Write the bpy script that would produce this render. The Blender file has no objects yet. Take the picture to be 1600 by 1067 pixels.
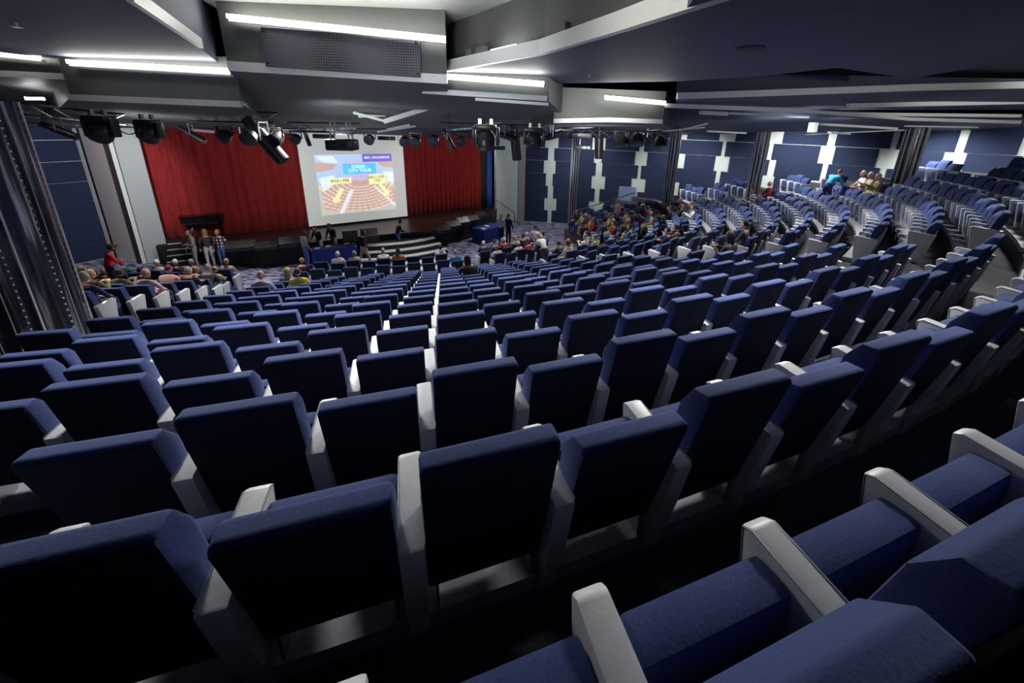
import bpy, bmesh, math, random
import numpy as np
from mathutils import Vector, Matrix
random.seed(7)
SC = bpy.context.scene
COL = SC.collection
PI = math.pi

# ------------------------------------------------------------------ camera, world, exposure
FPX, PITCH, ROLL, CX, CY = 602.356, 0.2978282, -0.0318722, 837.576, 381.814
cp_, sp_, cr_, sr_ = math.cos(PITCH), math.sin(PITCH), math.cos(ROLL), math.sin(ROLL)
F_ = Vector((0, cp_, -sp_)); U0 = Vector((0, sp_, cp_)); X0 = Vector((1, 0, 0))
RT = X0 * cr_ - U0 * sr_; UP = X0 * sr_ + U0 * cr_
cam_d = bpy.data.cameras.new('camera'); cam = bpy.data.objects.new('camera', cam_d); COL.objects.link(cam)
cam.matrix_world = Matrix((( RT.x, UP.x, -F_.x, 0), (RT.y, UP.y, -F_.y, 0), (RT.z, UP.z, -F_.z, 0), (0, 0, 0, 1)))
cam_d.sensor_width = 36; cam_d.lens = FPX / 1600 * 36
cam_d.shift_x = -(CX - 800) / 1600; cam_d.shift_y = (CY - 533.5) / 1600
cam_d.clip_start = 0.05; cam_d.clip_end = 200
SC.camera = cam
w = bpy.data.worlds.new('world'); SC.world = w; w.use_nodes = True
w.node_tree.nodes['Background'].inputs[0].default_value = (0.60, 0.75, 1.0, 1)
w.node_tree.nodes['Background'].inputs[1].default_value = 0.012
SC.view_settings.view_transform = 'Standard'; SC.view_settings.look = 'None'
SC.view_settings.exposure = 0.12; SC.view_settings.gamma = 1.0
SC.view_settings.use_curve_mapping = False
try:
    SC.cycles.use_denoising = True; SC.cycles.max_bounces = 6; SC.cycles.diffuse_bounces = 3; SC.cycles.glossy_bounces = 3
    SC.cycles.sample_clamp_indirect = 4
except Exception: pass

def spot(loc, target, power, angle=150, col=(1, .98, .94), size=.35, blend=.6):
    d = bpy.data.lights.new('house_or_fill_lamp', 'SPOT'); d.energy = power; d.color = col
    d.spot_size = math.radians(angle); d.spot_blend = blend; d.shadow_soft_size = size
    o = bpy.data.objects.new('house_or_fill_lamp', d); COL.objects.link(o); o.location = loc
    o.rotation_euler = (Vector(target) - Vector(loc)).to_track_quat('-Z', 'Y').to_euler()
    return o
# house lamps recessed in the sloping ceiling (x, y, power)
HOUSE = [(-3.5, 4.6, .70, 200), (2.2, 4.6, .70, 200), (-5.2, 8.2, .12, 330), (-.5, 8.4, .14, 330), (5.0, 8.0, .5, 330), (-8, 12.6, -.34, 420), (-2.5, 13, -.2, 420),
         (3.2, 13, -.15, 420), (9.0, 12.2, .3, 400), (-12.5, 15.2, -.56, 420), (-5.5, 17.6, -.56, 420), (1.2, 18.5, -.53, 420), (6.8, 17.8, -.15, 420), (11.8, 17.6, .05, 330), (13.5, 9.5, .65, 200), (-1.0, 24, -.3, 300), (8, 23, -.15, 300), (-14.5, 10.5, -.4, 330)]
def zc(y): return 1.75 if y < 7 else 1.75 - .122 * (y - 7)
for x, y, z, pw in HOUSE:
    if y < 11: spot((x, y + .8, z), (x - .1 * x, y - 2.6, z - 4.2), pw * 3.7, 104, blend=.8)
    else: spot((x, y, z), (x, y - 2.6, z - 5), pw * 2.3, 126, blend=.9)
# added fill spots, no real fixtures, brightening the right and left walls
for (x, y, tx, ty, pw) in [(2.5, 24.6, 3.5, 28, 850), (8.0, 22.6, 9.5, 25.5, 850), (12.2, 19.4, 14.5, 22, 850), (16.0, 16.6, 18.2, 17.2, 650), (17.0, 12.2, 20.0, 13.8, 650), (-19.3, 12.4, -23.5, 14.0, 800)]:
    spot((x, y, min(zc(y) - .3, .5)), (tx, ty, zc(y) - 3.4), pw, 120, (1, 1, .93), .2, .8)
# added fill spots, not rig fixtures, lifting the dark ceiling undersides
for x, y, z, tx, ty, tz, pw in [(-4.5, 8.6, -.55, -3.5, 11.5, 1.0, 110), (1.5, 10.5, -.75, 1.5, 13, .8, 100), (-9, 8.6, -.9, -8.5, 11, 1, 90), (7, 11, -.3, 8, 13, 1, 110), (-1.5, 4.2, .2, -1.0, 8.5, 1.1, 90)]:
    spot((x, y, z), (tx, ty, tz), pw, 150, (.85, .92, 1), .2, 1)
spot((-.8, 2.4, 1.25), (2.6, 4.2, .98), 120, 80, (1, 1, .93), .15, 1)  # added fill spot, no real lamp, brightening the right fascia
# added fill spots aimed forward to brighten the fascias and ceiling steps
for x, y, z, tx, ty, tz, pw in [(-1.5, -2.2, .1, -1.5, 6.5, 1.5, 260), (3.5, -2.2, .1, 7, 7.5, 1.45, 620), (-4.5, -1.0, .1, -6, 7, 1.2, 170), (9, 2.5, .05, 12, 12, 1.0, 900), (1, 6.5, .1, 2, 14, .35, 520)]:
    spot((x, y, z), (tx, ty, tz + .25), pw, 50, (1, 1, .95), .2, 1)
# stage wash
for (x, y, tx, ty, pw, c) in [(-10.5, 13.5, -15.5, 19.2, 900, (1, .9, .85)), (-6.5, 16.5, -11, 21.5, 500, (.95, .98, 1)),
                              (-2.0, 20, -6.5, 26, 1000, (1, .85, .8)), (-16.0, 12.2, -20.2, 17.6, 1700, (.97, .98, 1)), (1.5, 21.5, -.5, 28, 600, (.92, 1, .95))]:
    spot((x, y, -.75), (tx, ty, -3.6), pw * .55, 70, c, .15)

# ------------------------------------------------------------------ pixel <-> space (used to survey the room)
def ray(px, py):
    a0 = (px - CX) / FPX; b0 = -(py - CY) / FPX
    a = a0 * cr_ + b0 * sr_; b = -a0 * sr_ + b0 * cr_
    return Vector((a, cp_ + b * sp_, -sp_ + b * cp_))
def at_z(px, py, z): d = ray(px, py); return d * (z / d.z)
def at_y(px, py, y): d = ray(px, py); return d * (y / d.y)
def proj(P):
    d = P[1] * cp_ - P[2] * sp_; u = P[1] * sp_ + P[2] * cp_
    if d < .05: return (1e6, 1e6, d)
    x, y = P[0] / d, u / d
    return (CX + FPX * (x * cr_ - y * sr_), CY - FPX * (x * sr_ + y * cr_), d)

# ------------------------------------------------------------------ seating curve
TK = [-.2, .05, .25, .45, .7, .95, 1.3, 1.6]
LR = [4.38726361, 4.38726431, 4.31522027, 3.28267231, 3.31514711, 2.72756271, 2.92431592, 2.92438169]
TH0, RHO, RISE = 0.33275743, 0.90379591, 0.28853843
_th = np.linspace(-.6, 2.5, 744)
_rr = np.exp(np.interp(_th, TK, LR)); _k = np.hanning(61); _k /= _k.sum(); _rr = np.convolve(np.pad(_rr, 30, 'edge'), _k, 'valid')
_dt = _th[1] - _th[0]
_X = np.cumsum(_rr * np.cos(_th)) * _dt; _Y = np.cumsum(_rr * np.sin(_th)) * _dt
_X += -0.38111371 - np.interp(TH0, _th, _X); _Y += 0.97088812 - np.interp(TH0, _th, _Y)
def off(k): return RHO * k if k <= 15 else RHO * 15 + (1.88089 if k == 16 else 2.74415)
def ztop(k): return -1.19643731 - RISE * k if k <= 14 else -5.90624196
def zfl(k): return ztop(k) - .96
FL = zfl(16); DECK = FL + 1.0
_rc = {}
def rowcurve(k):
    if k not in _rc:
        o = off(k); x = _X - o * np.sin(_th); y = _Y + o * np.cos(_th)
        s = np.cumsum(np.maximum(_rr - o, .05)) * _dt; s -= np.interp(TH0, _th, s); _rc[k] = (x, y, s)
    return _rc[k]
def spitch(k): return .6 * (1 + .03202546 * min(k, 15) / 10)
def sfun(k, b): return b * spitch(k) + .07546038 * min(k, 15)
def rowpt(k, b, o=0):
    x, y, s = rowcurve(k); q = sfun(k, b)
    t = np.interp(q, s, _th); return float(np.interp(q, s, x) - o * math.sin(t)), float(np.interp(q, s, y) + o * math.cos(t)), float(t)

# ------------------------------------------------------------------ materials
def nodes(name):
    m = bpy.data.materials.new(name); m.use_nodes = True
    return m, m.node_tree, m.node_tree.nodes['Principled BSDF']
def mat(name, col, rough=.6, metal=0, noise=0, nscale=30, bump=0, sheen=0, spec=.4, coord='Object'):
    m, nt, b = nodes(name)
    b.inputs['Base Color'].default_value = (*col, 1); b.inputs['Roughness'].default_value = rough
    b.inputs['Metallic'].default_value = metal; b.inputs['Specular IOR Level'].default_value = spec
    if sheen: b.inputs['Sheen Weight'].default_value = sheen; b.inputs['Sheen Roughness'].default_value = .4; b.inputs['Sheen Tint'].default_value = (.45, .6, 1, 1)
    if noise or bump:
        tc = nt.nodes.new('ShaderNodeTexCoord'); n = nt.nodes.new('ShaderNodeTexNoise'); n.inputs['Scale'].default_value = nscale; n.inputs['Detail'].default_value = 4
        nt.links.new(tc.outputs[coord], n.inputs['Vector'])
        if noise:
            mx = nt.nodes.new('ShaderNodeMapRange'); mx.inputs['To Min'].default_value = 1 - noise; mx.inputs['To Max'].default_value = 1 + noise
            nt.links.new(n.outputs['Fac'], mx.inputs['Value'])
            mul = nt.nodes.new('ShaderNodeVectorMath'); mul.operation = 'SCALE'; mul.inputs[0].default_value = col
            nt.links.new(mx.outputs[0], mul.inputs['Scale']); nt.links.new(mul.outputs[0], b.inputs['Base Color'])
        if bump:
            bp = nt.nodes.new('ShaderNodeBump'); bp.inputs['Strength'].default_value = bump; bp.inputs['Distance'].default_value = .01
            nt.links.new(n.outputs['Fac'], bp.inputs['Height']); nt.links.new(bp.outputs[0], b.inputs['Normal'])
    return m
def emis(name, col, st):
    m, nt, b = nodes(name); b.inputs['Base Color'].default_value = (*col, 1)
    b.inputs['Emission Color'].default_value = (*col, 1); b.inputs['Emission Strength'].default_value = st; return m
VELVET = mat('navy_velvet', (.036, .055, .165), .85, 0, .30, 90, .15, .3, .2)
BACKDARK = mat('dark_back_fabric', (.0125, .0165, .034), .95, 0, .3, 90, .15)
LEATHER = mat('grey_leather', (.60, .62, .64), .42, 0, .06, 25, .15)
PIPING = mat('dark_piping', (.16, .165, .17), .5)
STEEL = mat('brushed_steel', (.5, .5, .52), .3, .9)
PLINTH = mat('plinth_grey', (.34, .34, .40), .6, 0, .25, 60)
TREAD = mat('charcoal_carpet', (.085, .085, .10), .95, 0, .5, 40, .4)
BLACK = mat('matt_black', (.012, .012, .014), .6, 0, .3, 20)
BLACKGLOSS = mat('black_plastic', (.018, .019, .021), .35)
DARKCEIL = mat('ceiling_navy_grey', (.070, .084, .125), .7, 0, .12, 8)
RISER = mat('ceiling_riser_grey', (.105, .113, .108), .55, 0, .12, 6)
UPPER = mat('upper_ceiling_grey', (.36, .37, .36), .6, 0, .06, 5)
FASCIA = mat('aluminium_fascia', (.72, .73, .70), .45, .0, .05, 10)
WHITEP = mat('white_wall', (.66, .72, .70), .6, 0, .05, 4)
NAVYP = mat('navy_fabric_panel', (.018, .029, .075), .9, 0, .4, 40, .3)
GREYP = mat('pale_grey_panel', (.42, .46, .47), .6, 0, .05, 6)
PINKP = mat('pinkish_grey_panel', (.50, .44, .44), .6, 0, .05, 6)
STAGEBLK = mat('black_stage', (.014, .014, .016), .6, 0, .3, 12)
DECKM = mat('dark_stage_boards', (.055, .028, .030), .35, 0, .2, 6)
WHITE = mat('white_nosing', (.75, .75, .77), .5)
CLOTHM = mat('royal_blue_cloth', (.020, .042, .24), .8, 0, .15, 20)
PAPER = mat('white_paper', (.8, .8, .8), .8)
GRILLE = mat('speaker_mesh', (.02, .02, .022), .7, 0, .5, 200)
LENS = mat('lamp_lens', (.03, .034, .04), .12, .0)
WOOD = mat('piano_black', (.01, .01, .01), .15)
BLUELIT = mat('blue_side_leg', (.03, .09, .42), .7)
DOORM = mat('pale_blue_door', (.22, .27, .50), .6)
def curtain_mat():
    m, nt, b = nodes('red_stage_velvet'); b.inputs['Roughness'].default_value = .85
    tc = nt.nodes.new('ShaderNodeTexCoord'); mp = nt.nodes.new('ShaderNodeMapping'); mp.inputs['Scale'].default_value = (3, 3, .6)
    n = nt.nodes.new('ShaderNodeTexNoise'); n.inputs['Scale'].default_value = 3; n.inputs['Detail'].default_value = 6
    cr = nt.nodes.new('ShaderNodeValToRGB'); cr.color_ramp.elements[0].color = (.20, .006, .008, 1); cr.color_ramp.elements[0].position = .3
    cr.color_ramp.elements[1].color = (.36, .014, .015, 1); cr.color_ramp.elements[1].position = .75
    nt.links.new(tc.outputs['Object'], mp.inputs[0]); nt.links.new(mp.outputs[0], n.inputs['Vector']); nt.links.new(n.outputs['Fac'], cr.inputs[0]); nt.links.new(cr.outputs[0], b.inputs['Base Color'])
    b.inputs['Sheen Weight'].default_value = .3; b.inputs['Sheen Tint'].default_value = (1, .3, .3, 1); return m
CURT = curtain_mat()
def carpet_mat():
    m, nt, b = nodes('blue_dash_carpet'); b.inputs['Roughness'].default_value = .9
    tc = nt.nodes.new('ShaderNodeTexCoord'); mp = nt.nodes.new('ShaderNodeMapping'); mp.inputs['Rotation'].default_value = (0, 0, .55); mp.inputs['Scale'].default_value = (1.3, 5.5, 1)
    n = nt.nodes.new('ShaderNodeTexNoise'); n.inputs['Scale'].default_value = 2.0; n.inputs['Detail'].default_value = 1.5
    cr = nt.nodes.new('ShaderNodeValToRGB'); cr.color_ramp.interpolation = 'CONSTANT'
    cr.color_ramp.elements[0].color = (.035, .04, .14, 1); cr.color_ramp.elements[1].position = .47; cr.color_ramp.elements[1].color = (.36, .36, .50, 1)
    nt.links.new(tc.outputs['Object'], mp.inputs[0]); nt.links.new(mp.outputs[0], n.inputs['Vector']); nt.links.new(n.outputs['Fac'], cr.inputs[0]); nt.links.new(cr.outputs[0], b.inputs['Base Color'])
    return m
CARPET = carpet_mat()
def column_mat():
    m, nt, b = nodes('painted_reflection_column'); b.inputs['Roughness'].default_value = .2; b.inputs['Metallic'].default_value = .25
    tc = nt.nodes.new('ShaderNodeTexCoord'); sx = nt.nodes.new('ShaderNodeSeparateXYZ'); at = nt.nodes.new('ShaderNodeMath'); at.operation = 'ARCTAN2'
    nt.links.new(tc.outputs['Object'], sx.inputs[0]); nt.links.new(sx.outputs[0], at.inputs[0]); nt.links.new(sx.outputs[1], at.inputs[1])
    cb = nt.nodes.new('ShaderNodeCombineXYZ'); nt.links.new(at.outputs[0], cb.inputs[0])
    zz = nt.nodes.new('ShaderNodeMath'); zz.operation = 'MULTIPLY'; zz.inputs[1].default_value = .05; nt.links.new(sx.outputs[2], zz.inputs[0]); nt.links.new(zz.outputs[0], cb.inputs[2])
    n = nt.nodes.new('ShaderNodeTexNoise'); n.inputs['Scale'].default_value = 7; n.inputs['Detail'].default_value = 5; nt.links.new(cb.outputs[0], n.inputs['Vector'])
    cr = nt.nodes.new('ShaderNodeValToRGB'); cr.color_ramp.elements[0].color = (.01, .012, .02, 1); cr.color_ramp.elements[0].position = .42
    cr.color_ramp.elements[1].color = (.75, .78, .80, 1); cr.color_ramp.elements[1].position = .70  # pale streaks paint mirror reflections into the column colour
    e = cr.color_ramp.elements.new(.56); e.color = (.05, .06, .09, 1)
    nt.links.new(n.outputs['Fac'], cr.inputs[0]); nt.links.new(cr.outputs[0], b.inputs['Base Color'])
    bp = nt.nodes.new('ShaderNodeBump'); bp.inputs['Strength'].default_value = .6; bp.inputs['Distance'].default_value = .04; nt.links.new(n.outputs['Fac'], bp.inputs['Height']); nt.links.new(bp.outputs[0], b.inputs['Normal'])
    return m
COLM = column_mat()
PALEGLINT = mat('painted_glint_strip', (.72, .74, .76), .25, .1)  # pale diffuse colour stands in for bright reflections on strips and beads
def perf_mat():
    m, nt, b = nodes('perforated_metal'); b.inputs['Roughness'].default_value = .5
    tc = nt.nodes.new('ShaderNodeTexCoord'); v = nt.nodes.new('ShaderNodeTexVoronoi'); v.inputs['Scale'].default_value = 26; v.inputs['Randomness'].default_value = 0
    cr = nt.nodes.new('ShaderNodeValToRGB'); cr.color_ramp.elements[0].color = (.015, .015, .02, 1); cr.color_ramp.elements[1].color = (.11, .11, .13, 1); cr.color_ramp.elements[0].position = .25; cr.color_ramp.elements[1].position = .4
    nt.links.new(tc.outputs['Object'], v.inputs['Vector']); nt.links.new(v.outputs['Distance'], cr.inputs[0]); nt.links.new(cr.outputs[0], b.inputs['Base Color']); return m
PERF = perf_mat()
LED = emis('led_strip', (1, .98, .90), 16)
LEDCOOL = emis('small_lamp_glow', (1, .97, 1), 25)

# ------------------------------------------------------------------ mesh helpers
def bm_obj(name, bm, m, parent=None, smooth=False, mats=None):
    me = bpy.data.meshes.new(name); bm.normal_update(); bm.to_mesh(me); bm.free()
    for q in (mats or [m]): me.materials.append(q)
    if smooth:
        for p in me.polygons: p.use_smooth = True
        try: me.set_sharp_from_angle(angle=math.radians(42))
        except Exception: pass
    o = bpy.data.objects.new(name, me); COL.objects.link(o)
    if parent: o.parent = parent
    return o
def tag(o, label=None, cat=None, group=None, kind=None):
    if label: o['label'] = label
    if cat: o['category'] = cat
    if group: o['group'] = group
    if kind: o['kind'] = kind
    return o
def empty(name, loc, label, cat, group=None, rz=0):
    o = bpy.data.objects.new(name, None); COL.objects.link(o); o.location = loc; o.rotation_euler = (0, 0, rz); o.empty_display_size = .1
    return tag(o, label, cat, group)
def box(bm, c, s, M=None, bev=0, seg=2, mi=0):
    r = bmesh.ops.create_cube(bm, size=1); vs = r['verts']
    bmesh.ops.scale(bm, vec=s, verts=vs); bmesh.ops.translate(bm, vec=c, verts=vs)
    if bev:
        es = list({e for v in vs for e in v.link_edges}); rr = bmesh.ops.bevel(bm, geom=es, offset=bev, segments=seg, profile=.5, affect='EDGES'); vs = list({v for v in rr['verts']} | {v for v in vs if v.is_valid})
    if M is not None: bmesh.ops.transform(bm, matrix=M, verts=vs)
    if mi:
        for f in {f for v in vs for f in v.link_faces}: f.material_index = mi
    return vs
def prism(bm, poly, z0, z1, mi=0):
    """poly: list of (x,y); vertical prism"""
    a = [bm.verts.new((x, y, z0)) for x, y in poly]; b = [bm.verts.new((x, y, z1)) for x, y in poly]
    n = len(poly); fs = [bm.faces.new(a[::-1]), bm.faces.new(b)] + [bm.faces.new((a[i], a[(i + 1) % n], b[(i + 1) % n], b[i])) for i in range(n)]
    for f in fs: f.material_index = mi
    return a + b
def slab(bm, pts, t=None, ztops=None):
    """underside points (Vectors), extruded straight up"""
    a = [bm.verts.new(p) for p in pts]; b = [bm.verts.new((p[0], p[1], (p[2] + t) if t else ztops)) for p in pts]; n = len(pts)
    bm.faces.new(a[::-1]); bm.faces.new(b)
    for i in range(n): bm.faces.new((a[i], a[(i + 1) % n], b[(i + 1) % n], b[i]))
    bmesh.ops.recalc_face_normals(bm, faces=bm.faces[:])
def bar(bm, p, q, wdt, h, mi=0, up=(0, 0, 1)):
    p = Vector(p); q = Vector(q); d = (q - p); L = d.length; d.normalize(); u = Vector(up); s = d.cross(u)
    if s.length < 1e-4: s = Vector((1, 0, 0))
    s.normalize(); u = s.cross(d)
    M = Matrix(((d.x, s.x, u.x, (p.x + q.x) / 2), (d.y, s.y, u.y, (p.y + q.y) / 2), (d.z, s.z, u.z, (p.z + q.z) / 2), (0, 0, 0, 1)))
    return box(bm, (0, 0, 0), (L, wdt, h), M, mi=mi)
def tube(bm, pts, r, n=8, mi=0, cap=True):
    pts = [Vector(p) for p in pts]; rings = []
    for i, p in enumerate(pts):
        d = (pts[min(i + 1, len(pts) - 1)] - pts[max(i - 1, 0)]).normalized()
        a = Vector((0, 0, 1)) if abs(d.z) < .9 else Vector((1, 0, 0)); s = d.cross(a).normalized(); u = s.cross(d)
        rr = r[i] if isinstance(r, (list, tuple)) else r
        rings.append([bm.verts.new(p + (s * math.cos(2 * PI * j / n) + u * math.sin(2 * PI * j / n)) * rr) for j in range(n)])
    fs = []
    for A, B in zip(rings, rings[1:]):
        for j in range(n): fs.append(bm.faces.new((A[j], A[(j + 1) % n], B[(j + 1) % n], B[j])))
    if cap: fs.append(bm.faces.new(rings[0][::-1])); fs.append(bm.faces.new(rings[-1]))
    for f in fs: f.material_index = mi
def profile_x(bm, prof, x0, x1, bev=0, mi=0):
    """extrude a (y,z) profile along x"""
    a = [bm.verts.new((x0, y, z)) for y, z in prof]; b = [bm.verts.new((x1, y, z)) for y, z in prof]; n = len(prof)
    fs = [bm.faces.new(a), bm.faces.new(b[::-1])] + [bm.faces.new((a[i], b[i], b[(i + 1) % n], a[(i + 1) % n])) for i in range(n)]
    bmesh.ops.recalc_face_normals(bm, faces=fs)
    if bev:
        es = list({e for f in fs for e in f.edges}); r = bmesh.ops.bevel(bm, geom=es, offset=bev, segments=2, profile=.6, affect='EDGES')
    if mi:
        for f in bm.faces:
            if f.material_index == 0: f.material_index = mi

# ------------------------------------------------------------------ floor: terraces
def b_end_main(k):
    t = {-2: 19, -1: 18, 0: 17.4, 1: 15.5, 2: 14.5, 3: 13.8, 4: 13, 5: 12, 6: 11.3, 7: 10.8, 8: 10.2, 9: 9, 10: 8, 11: 7, 12: 6, 13: 5, 14: 4, 16: 2, 17: 1}
    return int(t.get(k, 19))
def b_start_R(k):
    t = {-3: 23, -2: 22.2, -1: 21.4, 0: 20.6, 1: 19.6, 2: 18.7, 3: 17.6, 4: 16.7, 5: 15.7, 6: 15, 7: 14.4, 8: 13.9, 9: 12.6, 10: 11.5, 11: 10.4, 12: 9.4, 13: 8.4, 14: 7.3, 16: 4.3, 17: 3.4}
    return t[k]
def b_end_R(k):
    t = {-3: 45, -2: 40, -1: 37, 0: 36, 1: 35, 2: 35, 3: 35, 4: 34.5, 5: 34, 6: 33, 7: 32, 8: 30, 9: 27, 10: 24.5, 11: 21.5, 12: 18.4, 13: 16.4, 14: 14.3, 16: 9.3, 17: 7.4}
    return t[k]
def theta_lim(o):
    # keep the row curve regular (positive radius)
    i = 0
    ok = (_rr - o) > 1.0
    idx = np.where(~ok & (_th > .5))[0]
    return _th[idx[0]] if len(idx) else 2.4
bm = bmesh.new(); bmp = bmesh.new()
for k in range(-5, 15):
    o0 = off(k) - .32; o1 = off(k) + RHO - .32; z = zfl(k); zn = zfl(k + 1) if k < 14 else FL
    tl = theta_lim(o1)
    tt = [t for t in np.arange(-.12, 1.9 if k < 8 else 2.25, .035) if t <= tl]
    X = lambda t, o: (float(np.interp(t, _th, _X) - o * math.sin(t)), float(np.interp(t, _th, _Y) + o * math.cos(t)))
    prev = None
    for t in tt:
        a = bm.verts.new((*X(t, o0), z)); b = bm.verts.new((*X(t, o1), z)); c = bm.verts.new((*X(t, o1), zn)); d = bm.verts.new((*X(t, o1), FL - .3))
        if prev:
            bm.faces.new((prev[0], a, b, prev[1])); f = bm.faces.new((prev[1], b, c, prev[2])); bm.faces.new((prev[2], c, d, prev[3])) if k in (14,) else None
        prev = (a, b, c, d)
bmesh.ops.recalc_face_normals(bm, faces=bm.faces[:])
o = bm_obj('floor', bm, TREAD); tag(o, kind='structure')
# low flat floor in front of the stage and everything beneath
bm = bmesh.new(); prism(bm, [(-34, -2), (34, -2), (34, 36), (-34, 36)], FL - .3, FL)
tag(bm_obj('floor_front', bm, CARPET), kind='structure')
# raised walkway along the right wall, between the row ends and the wall
WALLR = [(-.9, 28.0), (1.8, 27.7), (5.2, 27.0), (8.6, 25.7), (11.6, 23.9), (14.4, 21.5), (16.6, 19.0), (18.6, 16.2), (20.6, 12.6), (22.2, 8.4), (23.2, 3.0)]
bm = bmesh.new()
zz = lambda i: [-6.86, -6.7, -6.3, -5.4, -4.5, -3.7, -3.0, -2.4, -1.9, -1.6, -1.3][i]
prev = None
for i, (x, y) in enumerate(WALLR):
    j0, j1 = max(i - 1, 0), min(i + 1, len(WALLR) - 1); d = Vector((WALLR[j1][0] - WALLR[j0][0], WALLR[j1][1] - WALLR[j0][1])).normalized(); n = Vector((d.y, -d.x))
    wd = 2.2
    a = bm.verts.new((x, y, zz(i))); b = bm.verts.new((x + n.x * wd, y + n.y * wd, zz(i))); c = bm.verts.new((x + n.x * wd, y + n.y * wd, FL - .2))
    if prev and i > 4: bm.faces.new((prev[0], a, b, prev[1])); bm.faces.new((prev[1], b, c, prev[2]))
    prev = (a, b, c)
tag(bm_obj('floor_side_walkway', bm, TREAD), kind='structure')

# ------------------------------------------------------------------ seats
def lean(z): return .17 * (1 - (z - .25) / .8)     # forward shift of the back toward its foot
def back_bm(tall, wd=.508):
    H = 1.052 if tall else .96
    bm = bmesh.new()
    prof = [(lean(.25), .25), (lean(.25) + .13, .25), (lean(H - .1) + .15, H - .12), (.105, H - .005), (.02, H), (0.0, H - .02)]
    profile_x(bm, prof, -wd / 2, wd / 2, .018)
    bm.normal_update()
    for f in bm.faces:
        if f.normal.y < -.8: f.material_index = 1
    return bm
def cushion_bm(folded, wd=.50):
    bm = bmesh.new()
    if folded:
        prof = [(.31, .21), (.39, .23), (.42, .34), (.435, .56), (.425, .665), (.30, .672), (.295, .60)]
    else:
        prof = [(.20, .34), (.64, .36), (.70, .42), (.68, .49), (.22, .46)]
    profile_x(bm, prof, -wd / 2, wd / 2, .03)
    return bm
ARMP = [(.03, .680), (.462, .705), (.495, .683), (.42, .20), (.115, .20)]
def arm_bm(x=.3, t=.096):
    bm = bmesh.new(); profile_x(bm, ARMP, x - t / 2, x + t / 2, .014); return bm
def armbase_bm(x=.3, t=.084):
    bm = bmesh.new(); profile_x(bm, [(.165, .0), (.14, .205), (.42, .205), (.38, .0)], x - t / 2, x + t / 2, .006); return bm
def piping_bm(x=.3, t=.096):
    bm = bmesh.new()
    for s in (-1, 1):
        xx = x + s * (t / 2 - .001); tube(bm, [(xx, .045, .684), (xx, .457, .701), (xx, .486, .681), (xx, .42, .25)], .0032, 5)
    return bm
def bracket_bm(x):
    bm = bmesh.new()
    if 1:
        profile_x(bm, [(.18, .05), (.18, .27), (.24, .33), (.36, .33), (.28, .05)], x - .006, x + .006)
    return bm
def mesh_of(bm, name, m, smooth=True):
    me = bpy.data.meshes.new(name); bm.normal_update(); bm.to_mesh(me); bm.free(); me.materials.append(m)
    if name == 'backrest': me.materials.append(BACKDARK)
    if smooth:
        for p in me.polygons: p.use_smooth = True
        try: me.set_sharp_from_angle(angle=math.radians(50))
        except Exception: pass
    return me
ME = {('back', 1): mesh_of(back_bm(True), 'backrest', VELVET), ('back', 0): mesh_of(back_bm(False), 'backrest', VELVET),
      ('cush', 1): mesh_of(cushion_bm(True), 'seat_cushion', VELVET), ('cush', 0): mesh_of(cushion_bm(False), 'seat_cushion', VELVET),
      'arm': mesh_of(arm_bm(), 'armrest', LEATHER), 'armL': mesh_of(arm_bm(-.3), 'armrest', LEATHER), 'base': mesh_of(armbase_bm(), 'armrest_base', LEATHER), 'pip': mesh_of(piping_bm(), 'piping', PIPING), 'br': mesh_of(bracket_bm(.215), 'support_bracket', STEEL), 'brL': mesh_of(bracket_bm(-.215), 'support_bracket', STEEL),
      'baseL': mesh_of(armbase_bm(-.3), 'armrest_base', LEATHER)}
def child(name, me, parent):
    o = bpy.data.objects.new(name, me); COL.objects.link(o); o.parent = parent; return o

SEATS = []   # dict(k,b,sec,x,y,t,z,tall)
def add_row(k, b0, b1, sec):
    b = b0; n = 0
    while b + 1 <= b1 + .01:
        x, y, t = rowpt(k, b + .5 - {-1: .14, 0: .035}.get(k, 0))
        SEATS.append(dict(k=k, b=b, sec=sec, x=x, y=y, t=t, z=zfl(k), tall=int(round(b)) % 2 == 0, n=n, sx=spitch(k) / .6, first=(n == 0)))
        b += 1; n += 1
    if n: SEATS[-1]['last'] = True
for k in list(range(-1, 15)) + [16, 17]:
    lo = {-1: -1, 0: -4, 1: -5, 2: -7, 3: -8, 4: -8}.get(k, -8)
    if k == 16 or k == 17: lo = -9
    add_row(k, lo, b_end_main(k), 'main')
def wall_gap(x, y):
    return min(math.hypot(x - a[0] - (b[0] - a[0]) * f, y - a[1] - (b[1] - a[1]) * f) for a, b in zip(WALLR, WALLR[1:]) for f in (0, .25, .5, .75))
for k in list(range(-2, 15)) + [16, 17]:
    be = b_end_R(k)
    if k >= 7:
        be = b_start_R(k)
        while be < 60:
            x, y, t = rowpt(k, be + 1)
            if wall_gap(x, y) < (3.4 if k < 10 else 2.6) or t > (2.15 if k < 15 else 1.55): break
            be += 1
    add_row(k, b_start_R(k), be, 'right')
for k in range(-1, 8):      # short blocks against the wall
    if k in (1, 4): continue
    add_row(k, b_end_R(k) + 2.0, b_end_R(k) + (5.1 if k % 2 else 4.1), 'wall')
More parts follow.
